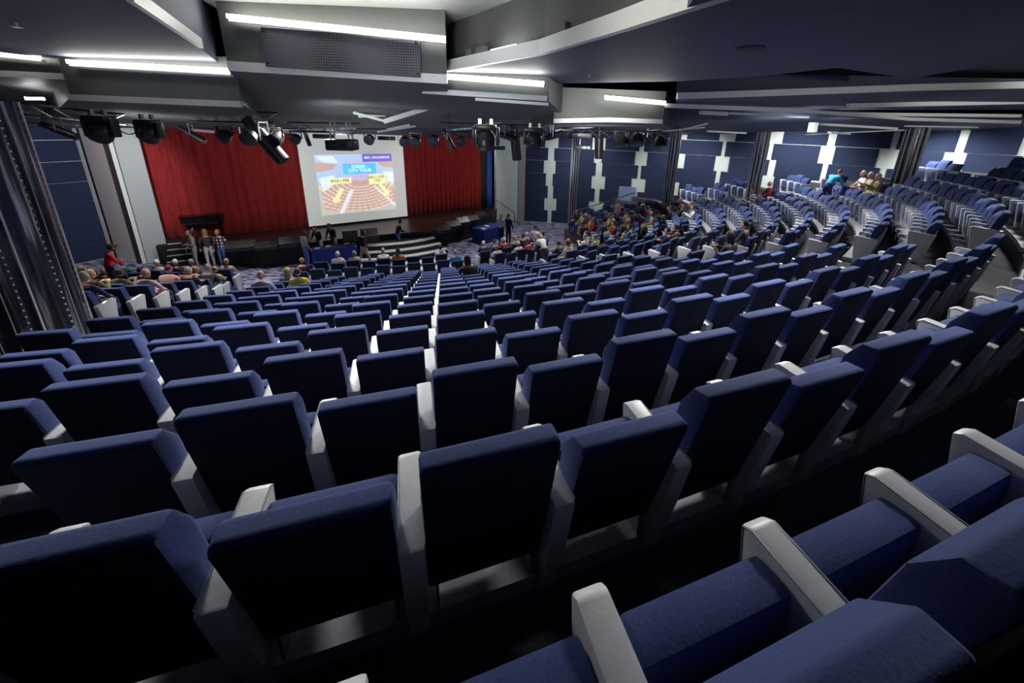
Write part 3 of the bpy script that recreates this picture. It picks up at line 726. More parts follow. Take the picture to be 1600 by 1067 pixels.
# strips are real light sources too: soft lamps right under them
def area(p, q, pw, rot):
    d = bpy.data.lights.new('strip_lamp', 'AREA'); d.shape = 'RECTANGLE'; d.size = (Vector(q) - Vector(p)).length; d.size_y = .06; d.energy = pw; d.color = (1, .98, .92)
    o = bpy.data.objects.new('strip_lamp', d); COL.objects.link(o); o.location = (Vector(p) + Vector(q)) / 2
    ax = (Vector(q) - Vector(p)).normalized(); zz = Vector(rot).normalized(); yy = (-zz).cross(ax).normalized(); xx = yy.cross(-zz)
    o.matrix_world = Matrix(((xx.x, yy.x, -zz.x, o.location.x), (xx.y, yy.y, -zz.y, o.location.y), (xx.z, yy.z, -zz.z, o.location.z), (0, 0, 0, 1)))
for p, q, yy in [((355, 27), (696, 62), 6.35), ((105, 98), (358, 112), 6.85), ((698, 120), (850, 132), 7.22), ((945, 153), (1040, 162), 9.3)]:
    area(V(*p, yy), V(*q, yy), 14, (0, -.8, .6))

# ------------------------------------------------------------------ stage
lip = [(-17.7, 17.75), (-17.0, 17.7), (-16.0, 17.55), (-14.8, 17.35), (-13.9, 17.15), (-12.96, 17.1), (-11.6, 17.95), (-10.5, 18.75), (-9.4, 19.5), (-7.8, 20.3), (-5.9, 21.0), (-5.19, 21.8), (-4.2, 23.1), (-3.5, 24.5), (-3.1, 26.2), (-3.0, 27.9)]
bm = bmesh.new(); prism(bm, lip + [(-3.0, 33.2), (-20.2, 33.2), (-20.2, 18.4), (-18.6, 17.9)], FL, DECK - .02, 0); prism(bm, lip + [(-3.0, 33.2), (-20.2, 33.2), (-20.2, 18.4), (-18.6, 17.9)], DECK - .02, DECK, 1)
bmesh.ops.recalc_face_normals(bm, faces=bm.faces[:])
tag(bm_obj('stage_platform', bm, STAGEBLK, mats=[STAGEBLK, DECKM]), 'Low black stage with a dark wooden deck in front of the red curtains', 'stage')
# centre steps with white nosings
outw = Vector((.52, -.85, 0)); al = Vector((.85, .52, 0))
c0 = Vector((-7.35, 20.05, 0))
root = empty('stage_steps', (c0.x, c0.y, FL), 'Curved black stage steps with white nosings leading down from the centre of the stage', 'steps')
def arcpoly(hw, dep, bulge):
    front = []
    for i in range(13):
        f = -1 + i / 6; front.append(al * (f * hw) + outw * (dep + bulge * (1 - f * f)))
    return front
for i in range(3):
    dep = .10 + .38 * (i + 1); z1 = 1.0 - .25 * (i + 1); hw = 1.75 + .22 * i
    fr = arcpoly(hw, dep, .35); poly = [(p.x, p.y) for p in fr] + [((al * hw).x - .3 * outw.x, (al * hw).y - .3 * outw.y), ((al * -hw).x - .3 * outw.x, (al * -hw).y - .3 * outw.y)]
    bm = bmesh.new(); prism(bm, poly, 0, z1 - .03); bmesh.ops.recalc_face_normals(bm, faces=bm.faces[:]); bm_obj('step', bm, STAGEBLK, root)
    bm = bmesh.new(); inner = arcpoly(hw - .02, dep - .37, .33)
    prism(bm, [(p.x, p.y) for p in fr] + [(p.x, p.y) for p in inner[::-1]], z1 - .03, z1); bmesh.ops.recalc_face_normals(bm, faces=bm.faces[:]); bm_obj('nosing', bm, WHITE, root)
# left steps and rail
c1 = at_z(286, 414, FL)
root = empty('side_steps', c1, 'Small white-edged steps up to the left end of the stage', 'steps')
for i in range(4):
    bm = bmesh.new(); box(bm, (al * 0 - outw * (.26 * i)) + Vector((0, 0, .12 + .125 * 2 * i * .9 / 2)), (1.0, .30, .24 + .225 * i), Matrix.Rotation(.55, 4, 'Z')); 
    for v in bm.verts: v.co.z = max(v.co.z, 0)
    bm_obj('step', bm, STAGEBLK, root)
    bm = bmesh.new(); box(bm, Vector((0, 0, 0)), (1.02, .10, .035), Matrix.Translation(-outw * (.26 * i) + outw * .12 + Vector((0, 0, .245 + .225 * i))) @ Matrix.Rotation(.55, 4, 'Z')); bm_obj('nosing', bm, WHITE, root)
bm = bmesh.new(); A = at_y(291, 391, c1.y + .2); B = at_y(301, 356, c1.y + .9)
tube(bm, [A, B], .035, 8); tube(bm, [A, A - Vector((0, 0, .75))], .02, 6); tube(bm, [B, B - Vector((0, 0, .95))], .02, 6); tag(bm_obj('stair_rail', bm, STEEL), 'White metal rail sloping up beside the left stage steps', 'handrail')
# right hand rail
bm = bmesh.new(); yy = 24.3; pts = [V(775, 347, yy), V(775, 312, yy), V(804, 333, yy - .3), V(804, 347, yy - .3)]
tube(bm, pts, .03, 8); tag(bm_obj('stair_rail', bm, BLACKGLOSS), 'Black stair rail against the pale panel right of the stage', 'handrail')
# curtains
def curtain(name, A, B, z0, z1, label, folds, amp=.10, m=CURT, cat='curtain'):
    bm = bmesh.new(); n = folds * 8; d = Vector(B) - Vector(A); nn = Vector((-d.y, d.x)).normalized(); rows = []
    random.seed(folds)
    ph = [random.uniform(-.5, .5) for _ in range(n + 1)]
    for zi in range(7):
        z = z0 + (z1 - z0) * zi / 6; r = []
        for i in range(n + 1):
            f = i / n; a = amp * (.75 + .25 * math.cos(zi)) * math.sin(2 * PI * folds * f + .5 * math.sin(7 * f)) + .04 * math.sin(31 * f + zi * .3)
            p = Vector(A) + d * f + nn * a; r.append(bm.verts.new((p.x, p.y, z)))
        rows.append(r)
    for a, b in zip(rows, rows[1:]):
        for i in range(n): bm.faces.new((a[i], a[i + 1], b[i + 1], b[i]))
    o = bm_obj(name, bm, m, smooth=False)
    for p in o.data.polygons: p.use_smooth = True
    md = o.modifiers.new('s', 'SOLIDIFY'); md.thickness = .02
    return tag(o, label, cat, 'stage curtains')
curtain('stage_curtain', (-18.05, 17.9), (-12.1, 21.45), DECK + .01, .2, 'Red velvet stage curtain left of the projection screen', 17, .05)
curtain('stage_curtain', (-8.8, 24.75), (-4.1, 27.75), DECK + .01, .2, 'Red velvet stage curtain right of the projection screen', 18, .11)
curtain('leg_curtain', (-4.1, 27.8), (-3.72, 28.0), DECK + .01, .2, 'Narrow black leg curtain at the right edge of the stage', 2, .05, BLACK)
curtain('leg_curtain', (-3.68, 28.0), (-3.35, 28.15), DECK + .01, .2, 'Narrow bright blue leg curtain at the right edge of the stage', 2, .04, BLUELIT)
curtain('backdrop_curtain', (-19.5, 21.0), (-2.9, 31.0), DECK + .01, .3, 'Black backdrop behind the red stage curtains', 20, .05, BLACK)
# projection screen
SA = at_z(483.6, 357, DECK); SB = at_z(637, 340, DECK)
sd = (SB - SA); sw = sd.length; ax = sd.normalized(); sn = Vector((ax.y, -ax.x, 0))   # towards the hall
root = empty('projection_screen', SA, 'Big white projection screen showing a seating plan picture, hanging at the middle of the stage', 'projection screen', None, math.atan2(ax.y, ax.x))
STOP = .25
SCRM = emis('screen_projector_glow', (.62, .66, .62), .42)  # weak emission stands in for projector light on the cloth
bm = bmesh.new(); hgt = STOP - DECK; box(bm, (sw / 2, 0, hgt / 2 + .02), (sw, .03, hgt)); bm_obj('screen_cloth', bm, SCRM, root)
bm = bmesh.new(); box(bm, (sw / 2, -.01, .06), (sw + .02, .06, .10)); bm_obj('hem_bar', bm, BLACK, root)
bm = bmesh.new(); box(bm, (sw / 2, .03, hgt + .05), (sw + .3, .16, .16)); bm_obj('roller_case', bm, BLACK, root)
def scr(px, py):      # pixel of the photo -> position on the screen plane (u along, v up)
    d = ray(px, py); t = (SA.dot(sn)) / d.dot(sn); P = d * t - SA; return P.dot(ax), P.z
c = [scr(491.3, 242.5), scr(612, 239.7), scr(502, 335), scr(618.5, 328)]
u0 = (c[0][0] + c[2][0]) / 2; u1 = (c[1][0] + c[3][0]) / 2; v0 = (c[2][1] + c[3][1]) / 2; v1 = (c[0][1] + c[1][1]) / 2
IW, IH = u1 - u0, v1 - v0
def ipoly(name, pts, col, lay, st=.9, parent=root):
    """pts in picture coordinates 0..1 (x right, y down)"""
    bm = bmesh.new(); vs = [bm.verts.new((u0 + x * IW, -.017 - .0012 * lay, v1 - y * IH)) for x, y in pts]; bm.faces.new(vs)
    if bm.faces[:][0].normal.y > 0: pass
    return bm_obj(name, bm, emis('projected_' + name, col, st), parent)
def imulti(name, polys, col, lay, st=.9):
    bm = bmesh.new()
    for pts in polys: bm.faces.new([bm.verts.new((u0 + x * IW, -.017 - .0012 * lay, v1 - y * IH)) for x, y in pts])
    return bm_obj(name, bm, emis('projected_' + name, col, st), root)
def rect(x0, y0, x1, y1): return [(x0, y0), (x1, y0), (x1, y1), (x0, y1)]
ipoly('picture_ground', rect(0, 0, 1, 1), (.50, .50, .46), 1)
ipoly('picture_hall_wall', [(0, 0), (1, 0), (1, .42), (.8, .38), (.5, .45), (.2, .38), (0, .45)], (.42, .55, .78), 2)
imulti('picture_seat_blocks', [[(0, .12), (.26, .16), (.2, .24), (0, .28)], [(.77, .12), (1, .1), (1, .25), (.85, .22)], [(.22, .44), (.8, .42), (1, .62), (1, .86), (.5, 1.0), (.05, .9), (.03, .58)]], (.52, .37, .30), 3)
imulti('picture_walls_white', [[(.02, .38), (.2, .33), (.22, .47), (.06, .6)], [(.85, .3), (1, .32), (1, .52), (.9, .47)], [(.0, .02), (.22, .02), (.28, .14), (.1, .12)]], (.66, .78, .88), 4)
ipoly('picture_stage', [(.36, .1), (.72, .1), (.76, .38), (.54, .46), (.34, .38)], (.55, .45, .66), 4)
arcs = []
for r_ in range(9):
    rr = .14 + .055 * r_
    for s_ in range(26):
        a0 = PI * (1.0 + (s_ + .1) / 26); a1 = PI * (1.0 + (s_ + .85) / 26)
        P = lambda a, q: (.53 + q * 1.25 * math.cos(a), .42 - q * math.sin(a) * (1.0) * .93)
        pl = [P(a0, rr), P(a1, rr), P(a1, rr + .018), P(a0, rr + .018)]
        if all(.0 < x < 1 and .45 < y < .98 for x, y in pl): arcs.append(pl)
imulti('picture_seat_rows', arcs, (.84, .64, .54), 5)
imulti('picture_aisle_steps', [[(.38 - .16 * t, .60 + .38 * t), (.44 - .16 * t, .59 + .38 * t), (.435 - .16 * t, .615 + .38 * t), (.375 - .16 * t, .625 + .38 * t)] for t in np.linspace(0, .95, 12)] + [[(.72 + .26 * t, .56 + .36 * t), (.76 + .26 * t, .57 + .36 * t), (.755 + .26 * t, .59 + .36 * t), (.715 + .26 * t, .58 + .36 * t)] for t in np.linspace(0, .95, 12)], (.80, .84, .90), 6)
ipoly('banner_purple', rect(.59, -.005, .995, .13), (.17, .13, .52), 7)
ipoly('box_cyan', rect(.33, .15, .76, .33), (.10, .52, .90), 7)
ipoly('box_yellow', rect(.13, .385, .42, .48), (.86, .84, .42), 7); ipoly('box_yellow', rect(.65, .35, .885, .515), (.86, .84, .42), 7)
ipoly('arrow_yellow', [(.265, .545), (.315, .575), (.235, .74), (.275, .76), (.17, .81), (.155, .70), (.185, .715)], (.86, .84, .42), 7)
ipoly('arrow_yellow', [(.775, .525), (.81, .51), (.895, .645), (.92, .63), (.915, .74), (.83, .72), (.865, .70)], (.86, .84, .42), 7)
def itext(txt, x, y, size, col, name, st=.9):
    cu = bpy.data.curves.new(name, 'FONT'); cu.body = txt; cu.size = size * IH; cu.align_x = 'CENTER'; cu.align_y = 'CENTER'; cu.space_line = .95
    cu.materials.append(emis('projected_' + name, col, st)); cu.offset = .002
    t = bpy.data.objects.new(name, cu); COL.objects.link(t); dg = bpy.context.evaluated_depsgraph_get(); me = bpy.data.meshes.new_from_object(t.evaluated_get(dg)); bpy.data.objects.remove(t)
    me.materials.clear(); me.materials.append(cu.materials[0]); o = bpy.data.objects.new(name, me)
    COL.objects.link(o); o.parent = root; o.location = (u0 + x * IW, -.030, v1 - y * IH); o.rotation_euler = (PI / 2, 0, 0); return o
itext('CADIZ -\nCITY TOUR', .545, .24, .072, (1, 1, 1), 'tour_title'); itext('ENG | FRE', .275, .432, .066, (.05, .05, .04), 'language_sign', .1)
itext('DEU | ESP |\nITA', .768, .43, .066, (.05, .05, .04), 'language_sign', .1); itext('MSC | EXCURSIONS', .79, .06, .048, (1, 1, 1), 'banner_text')
# piano in front of the left curtain
pc = at_z(326, 368, DECK)
root = empty('grand_piano', (pc.x, pc.y, DECK), 'Black grand piano with its lid closed, standing before the left red curtain', 'piano', None, .55); root.scale = (.86, .86, .86)
bm = bmesh.new(); prism(bm, [(-.95, -.75), (.95, -.75), (.95, -.1), (.7, .5), (.3, .9), (-.5, 1.0), (-.95, .7)], .95, 1.30); bmesh.ops.recalc_face_normals(bm, faces=bm.faces[:]); bm_obj('case', bm, WOOD, root)
bm = bmesh.new(); prism(bm, [(-1.0, -.8), (1.0, -.8), (1.0, -.1), (.75, .55), (.3, .95), (-.5, 1.05), (-1.0, .7)], 1.31, 1.36); bmesh.ops.recalc_face_normals(bm, faces=bm.faces[:]); bm_obj('lid', bm, WOOD, root)
bm = bmesh.new(); box(bm, (0, -.86, .98), (1.5, .28, .10)); bm_obj('keyboard', bm, BLACKGLOSS, root)
for x, y in ((-.75, -.5), (.75, -.5), (-.3, .7)):
    bm = bmesh.new(); tube(bm, [(x, y, .95), (x, y, .5), (x, y, 0)], [.08, .05, .05], 10); bm_obj('leg', bm, WOOD, root)
# stage monitors and speakers along the lip
def monitor(px, py, yoff, wd, hd, rz, lb, kind=0, z=DECK):
    p = at_z(px, py, z); root = empty('stage_monitor', (p.x, p.y, z), lb, 'speaker', 'speakers along the stage lip', rz)
    bm = bmesh.new()
    if kind == 0: profile_x(bm, [(-.28, 0), (.25, 0), (.25, hd), (.05, hd), (-.28, hd * .45)], -wd / 2, wd / 2, .012)
    else: box(bm, (0, 0, hd / 2), (wd, .45, hd), bev=.012)
    bm_obj('cabinet', bm, BLACKGLOSS, root)
    bm = bmesh.new(); box(bm, (0, .262 if kind == 0 else .235, hd * .52), (wd * .88, .015, hd * .8)); bm_obj('grille', bm, GRILLE, root)
    bm = bmesh.new(); box(bm, (0, -.232 if kind else -.05, hd * .62 if kind else hd * .9), (.08, .02, .03)); bm_obj('handle', bm, STEEL, root)
for i, a in enumerate([(378, 390, 0, 1.15, .42, 'before the plaid-shirted man'), (418, 388, 0, .9, .34, 'right of the plaid-shirted man'), (452, 385, 0, .75, .5, 'left of the grey-sweatered woman'), (548, 375.5, 0, .7, .5, 'behind the two staff at the table'),
                       (578, 375, 0, .8, .62, 'beside the walking staff member'), (706, 357, 0, .95, .45, 'low one just right of the centre steps'), (722, 351.5, 0, .8, .50, 'second one right of the centre steps'),
                       (738, 346.5, 0, .8, .42, 'third one right of the centre steps'), (750, 340.5, 0, .8, .40, 'farthest right on the lip'), (690, 362.5, 0, .9, .4, 'nearest the centre steps')]):
    monitor(a[0], a[1], 0, a[3], a[4], .5 if a[0] < 600 else .75, 'Black stage speaker ' + a[5])
# flat floor lamps, microphone-like pieces on the steps
p = at_z(648, 398, FL); root = empty('folding_stand', (p.x, p.y, FL), 'Folded metal trolley of white tubes parked on the carpet before the centre steps', 'stand', None, .4)
bm = bmesh.new()
for a, b in [((-.4, 0, 0), (.1, .1, .75)), ((-.2, .25, 0), (.35, .2, .8)), ((.1, 0, .05), (-.25, .2, .6)), ((.35, .2, .8), (.1, .1, .75)), ((-.4, 0, .05), (.5, .1, .1)), ((.5, .1, .1), (.25, .2, .8))]: tube(bm, [a, b], .025, 6)
bm_obj('frame', bm, WHITE, root); bm = bmesh.new(); box(bm, (.0, .12, .32), (.55, .05, .2), Matrix.Rotation(.5, 4, 'Y')); bm_obj('bag', bm, BLACK, root)
# tables
def table(px, py, L, W, H, rz, lb, ncl):
    p = at_z(px, py, FL); cx_, cy_ = p.x, p.y
    root = empty('folding_table', (cx_, cy_, FL), lb, 'table', 'tables in front of the stage', rz)
    bm = bmesh.new(); box(bm, (L / 2, W / 2, H - .03), (L, W, .04)); bm_obj('tabletop', bm, PAPER, root)
    for x in (.1, L - .1):
        for y in (.1, W - .1): bm = bmesh.new(); tube(bm, [(x, y, 0), (x, y, H - .05)], .018, 6); bm_obj('leg', bm, STEEL, root)
    bm = bmesh.new(); per = []
    for i in range(60):
        f = i / 60 * 2 * (L + W)
        if f < L: q = (f, 0)
        elif f < L + W: q = (L, f - L)
        elif f < 2 * L + W: q = (2 * L + W - f, W)
        else: q = (0, 2 * (L + W) - f)
        per.append(q)
    t = [bm.verts.new((x * 1.004 - .002 * L, y, H)) for x, y in per]; cx2, cy2 = L / 2, W / 2
    bt = [bm.verts.new((cx2 + (x - cx2) * (1.03 + .022 * math.sin(i * 1.9)), cy2 + (y - cy2) * (1.05 + .035 * math.sin(i * 1.9)), .03)) for i, (x, y) in enumerate(per)]
    bm.faces.new(t)
    for i in range(60): bm.faces.new((t[i], bt[i], bt[(i + 1) % 60], t[(i + 1) % 60]))
    bmesh.ops.recalc_face_normals(bm, faces=bm.faces[:])
    cl = bm_obj('tablecloth', bm, CLOTHM); cl.location = root.location; cl.rotation_euler = (0, 0, rz); tag(cl, 'Royal blue floor-length ' + ncl, 'tablecloth', 'blue tablecloths')
    return root
T1 = table(490, 416.5, 2.0, .62, .80, .55, 'Folding table under a blue cloth, with two staff in black behind it', 'cloth on the table the two staff stand behind')
T2 = table(757, 381, 1.75, 1.0, .82, .98, 'Folding table under a blue cloth, standing right of the stage', 'cloth on the table right of the stage')
def paper(T, x, y, lb, i, sz=(.22, .3, .02)):
    M = Matrix.Translation(T.location) @ Matrix.Rotation(T.rotation_euler.z, 4, 'Z'); p = M @ Vector((x, y, {T1: .80, T2: .82}[T] + sz[2] / 2 + .002))
    bm = bmesh.new(); box(bm, (0, 0, 0), sz, Matrix.Rotation(.3 * i, 4, 'Z')); o = bm_obj('paper_stack', bm, PAPER); o.location = p; tag(o, lb, 'paper', 'papers on the tables')
for i, (T, x, y, lb) in enumerate([(T1, .25, .3, 'White paper stack at the left end of the staff table'), (T1, .75, .45, 'White paper sheets before the left staff member'), (T1, 1.6, .5, 'White paper stack at the right end of the staff table'),
                                (T2, .3, .35, 'White papers on the near end of the right blue table'), (T2, .9, .6, 'White papers on the middle of the right blue table')]): paper(T, x, y, lb, i)

# ------------------------------------------------------------------ lighting rig
def truss(p, q, lb, w_=.22):
    root = empty('lighting_truss', (Vector(p) + Vector(q)) / 2, lb, 'truss', 'lighting trusses')
    A = Vector(p) - root.location; B = Vector(q) - root.location; d = (B - A).normalized(); s = d.cross(Vector((0, 0, 1))).normalized() * w_ / 2; u = Vector((0, 0, w_ / 2))
    bm = bmesh.new(); cs = [s + u, s - u, -s - u, -s + u]
    for c_ in cs: tube(bm, [A + c_, B + c_], .02, 6)
    bm_obj('chord', bm, BLACKGLOSS, root)
    bm = bmesh.new(); n = max(2, int((B - A).length / .35))
    for i in range(n):
        a = A.lerp(B, i / n); b = A.lerp(B, (i + 1) / n)
        for j in range(4): tube(bm, [a + cs[j], b + cs[(j + 1) % 4]], .01, 4)
    bm_obj('lacing', bm, STEEL, root)
truss(V(20, 168, 8.3), V(190, 187, 8.6), 'Black lighting truss at the far left above the wall panels')
truss(V(300, 181, 9.0), V(430, 184, 9.0), 'Short black lighting truss above the red curtain')
truss(V(455, 198, 10.5), V(560, 200, 10.5), 'Black lighting truss above the projection screen')
truss(V(690, 198, 11.0), V(850, 203, 11.0), 'Black lighting truss right of the screen')
truss(V(880, 207, 12.0), V(1040, 212, 12.5), 'Black lighting truss before the right wall columns')
def fixture(px, py, size, kind, lb, tilt=.4, pan=0):
    D = {'head': .42, 'spot': .62, 'par': .36, 'tube': .85, 'proj': .55, 'bar': .5}[kind]
    Yd = min(max(FPX * D / size, 6.5), 17)
    c = V(px, py, Yd); sc = size * (c.y * cp_ - c.z * sp_) / FPX
    root = empty({'head': 'moving_head_light', 'spot': 'profile_spotlight', 'par': 'par_lamp', 'tube': 'long_spotlight', 'proj': 'video_projector', 'bar': 'lamp_bar'}[kind], c, lb, 'stage light' if kind != 'proj' else 'projector', 'stage lights on the rig', pan)
    root.scale = (sc, sc, sc)
    def add(name, f, m, sm=True): bm = bmesh.new(); f(bm); return bm_obj(name, bm, m, root, sm)
    R = Matrix.Rotation(tilt, 4, 'X')
    if kind in ('head',):
        add('base', lambda b: box(b, (0, 0, .42), (.72, .5, .2), bev=.05), BLACKGLOSS)
        add('yoke', lambda b: [box(b, (s * .42, 0, .12), (.12, .3, .62), bev=.04) for s in (-1, 1)], BLACKGLOSS)
        def head(b):
            tube(b, [R @ Vector((0, .3, 0)), R @ Vector((0, .15, 0)), R @ Vector((0, -.2, 0)), R @ Vector((0, -.34, 0))], [.2, .33, .33, .27], 20)
        add('lamp_head', head, BLACKGLOSS)
        add('lens', lambda b: tube(b, [R @ Vector((0, -.342, 0)), R @ Vector((0, -.36, 0))], [.24, .22], 20), LENS)
        add('clamp', lambda b: [box(b, (s * .2, 0, .6), (.1, .12, .2)) for s in (-1, 1)], STEEL)
    elif kind in ('spot', 'tube'):
        T = Matrix.Rotation(tilt, 4, 'Y'); L = .5 if kind == 'spot' else .62; r = .13 if kind == 'spot' else .17
        add('barrel', lambda b: tube(b, [T @ Vector((-L, 0, 0)), T @ Vector((-L * .4, 0, 0)), T @ Vector((-L * .38, 0, 0)), T @ Vector((L, 0, 0))], [r * .8, r * .8, r, r], 18), BLACKGLOSS)
        add('lens', lambda b: tube(b, [T @ Vector((L + .001, 0, 0)), T @ Vector((L + .02, 0, 0))], [r * .85, r * .8], 18), LENS)
        add('yoke', lambda b: [tube(b, [(0, s * r * 1.15, 0), (0, s * r * 1.15, .42)], .025, 6) for s in (-1, 1)] + [box(b, (0, 0, .43), (.06, r * 2.4, .03))], STEEL)
    elif kind == 'par':
        add('can', lambda b: tube(b, [R @ Vector((0, .3, 0)), R @ Vector((0, .1, 0)), R @ Vector((0, -.3, 0))], [.2, .34, .40], 18), BLACKGLOSS)
        add('lens', lambda b: tube(b, [R @ Vector((0, -.301, 0)), R @ Vector((0, -.32, 0))], [.37, .34], 18), LENS)
        add('yoke', lambda b: [box(b, (s * .44, 0, .22), (.04, .1, .5)) for s in (-1, 1)] + [box(b, (0, 0, .48), (.92, .1, .04))], BLACKGLOSS)
    elif kind == 'proj':
        add('body', lambda b: box(b, (0, 0, 0), (1.0, .8, .42), bev=.05), BLACKGLOSS)
        add('lens', lambda b: tube(b, [(.2, -.4, 0), (.2, -.5, 0)], .12, 14), LENS)
        add('bracket', lambda b: [tube(b, [(x, y, .2), (x * .8, y, .85)], .03, 6) for x in (-.35, .35) for y in (-.2, .2)] + [box(b, (0, 0, .5), (.9, .5, .05))], STEEL)
    elif kind == 'bar':
        add('housing', lambda b: box(b, (0, 0, 0), (1, .25, .22), bev=.03), BLACKGLOSS)
        add('lamp', lambda b: [tube(b, [(x, -.13, 0), (x, -.15, 0)], .08, 12) for x in (-.36, -.12, .12, .36)], LENS)
for a in [(93, 204, 44, 'spot', 'Profile spotlight at the far left, tilted down to the right', .45, .2), (160, 205, 46, 'head', 'Moving head light in front of the pinkish wall strip', .9, .1), (235, 208, 40, 'head', 'Moving head light at the left edge of the red curtain', .9, 0),
          (300, 210, 36, 'spot', 'Profile spotlight in front of the left red curtain', .6, .3), (352, 211, 26, 'par', 'Small par lamp left of the long leaning spotlight', .5, 0), (390, 213, 30, 'par', 'Par lamp just left of the long leaning spotlight', .5, .2),
          (414, 219, 62, 'tube', 'Long dark spotlight leaning steeply in front of the red curtain', .95, .1), (434, 214, 26, 'par', 'Par lamp right of the long leaning spotlight', .6, -.4), (463, 216, 20, 'par', 'Small par lamp at the top left corner of the screen', .5, 0),
          (480, 217, 22, 'spot', 'Tiny spotlight pointing down at the screen corner', 1.3, 0), (505, 213, 30, 'bar', 'Wedge-shaped lamp bar above the screen', 0, 0), (535, 226, 40, 'proj', 'Black video projector hanging in front of the screen', 0, .1),
          (534, 207, 34, 'bar', 'Lamp bar directly above the video projector', 0, 0), (578, 217, 20, 'par', 'Small lamp above the top of the screen', .4, 0), (604, 216, 26, 'bar', 'Dark lamp bar at the top right of the screen', 0, 0),
          (632, 220, 20, 'par', 'Small lamp at the top right corner of the screen', .5, .3), (650, 219, 22, 'par', 'Small par lamp at the left of the right curtain', .5, -.2), (678, 218, 22, 'par', 'Small par lamp over the right curtain', .5, 0),
          (700, 218, 34, 'spot', 'Profile spotlight over the middle of the right curtain', 1.1, 0), (720, 219, 20, 'par', 'Small par lamp over the right part of the right curtain', .5, 0), (759, 218, 44, 'head', 'Large moving head at the right edge of the right curtain', 1.2, 0),
          (776, 231, 26, 'bar', 'Small black box lamp hanging beside the pale panel', 0, 0), (788, 212, 36, 'spot', 'Profile spotlight over the pale panel right of the stage', .3, .2), (805, 222, 44, 'tube', 'Stout hanging spotlight pointing down before the pale panel', 1.45, 0),
          (835, 219, 36, 'head', 'Moving head in front of the first navy wall panels', 1.0, 0), (862, 213, 38, 'spot', 'Profile spotlight before the first white zigzag gap', -.3, .3), (905, 212, 38, 'bar', 'Cluttered lamp bar in front of the thin column', 0, 0),
          (910, 230, 26, 'bar', 'Lower lamp box hanging before the thin column', 0, 0), (936, 222, 40, 'tube', 'Stout hanging spotlight right of the thin column', 1.5, 0), (972, 219, 28, 'par', 'Par lamp in front of the third bay of navy panels', 1.2, 0),
          (996, 218, 28, 'par', 'Par lamp left of the second column', 1.1, 0), (1031, 222, 26, 'par', 'Small par lamp beside the second column', 1.2, .2), (1010, 214, 30, 'spot', 'Profile spotlight left of the second column', .2, 0)]: fixture(*a)
for i, (a, b, yy, lb) in enumerate([((176, 196), (222, 198), 8.2, 'Black cable sagging between the two leftmost moving heads'), ((330, 196), (385, 198), 9.0, 'Black cable looping on the truss over the left curtain'),
                                  ((700, 203), (748, 206), 10.5, 'Black cable looping over the right curtain'), ((790, 203), (830, 204), 10.8, 'Black cable looping above the pale panel right of the stage'), ((845, 205), (873, 208), 11, 'Round coil of cable hanging by the first navy panels')]):
    bm = bmesh.new(); A = V(*a, yy); B = V(*b, yy); tube(bm, [A.lerp(B, f / 10) - Vector((0, 0, .16 * math.sin(PI * f / 10))) for f in range(11)], .012, 6); tag(bm_obj('cable', bm, BLACK), lb, 'cable', 'cables on the rig')
bm = bmesh.new(); c = V(54, 154, 8.0)
for i in range(4): box(bm, c + Vector((.09 * i - .13, 0, 0)), (.07, .05, .05))
tag(bm_obj('work_light', bm, LEDCOOL), 'Row of four small glowing white lamps above the left truss', 'lamp')
# ------------------------------------------------------------------ people
def smat(name, c, rough=.8): return mat('cloth_' + name, c, rough, 0, .12, 15)
CL = {k: smat(k, v) for k, v in dict(white=(.72, .72, .70), black=(.012, .012, .014), brown=(.10, .055, .03), navy=(.02, .03, .10), olive=(.13, .13, .05), green=(.01, .16, .11), pink=(.62, .42, .42), peach=(.70, .36, .28),
      grey=(.16, .16, .17), teal=(.02, .42, .34), orange=(.60, .22, .04), darkgrey=(.05, .05, .055), beige=(.50, .40, .24), ltblue=(.36, .46, .66), jean=(.05, .10, .22), yellow=(.60, .52, .05), blue=(.02, .30, .60), red=(.50, .015, .015),
      darkred=(.25, .015, .02), khaki=(.48, .38, .26), denim=(.07, .15, .36), knit=(.30, .31, .32)).items()}
HR = {k: mat('hair_' + k, v, .6, 0, .3, 60) for k, v in dict(brown=(.07, .035, .018), black=(.012, .010, .010), grey=(.25, .24, .23), white=(.70, .69, .66), blond=(.38, .24, .10), red=(.12, .015, .02), skin=(.52, .29, .21)).items()}
SK = [mat('skin_' + str(i), c, .5) for i, c in enumerate([(.58, .33, .24), (.50, .27, .19), (.20, .10, .065)])]
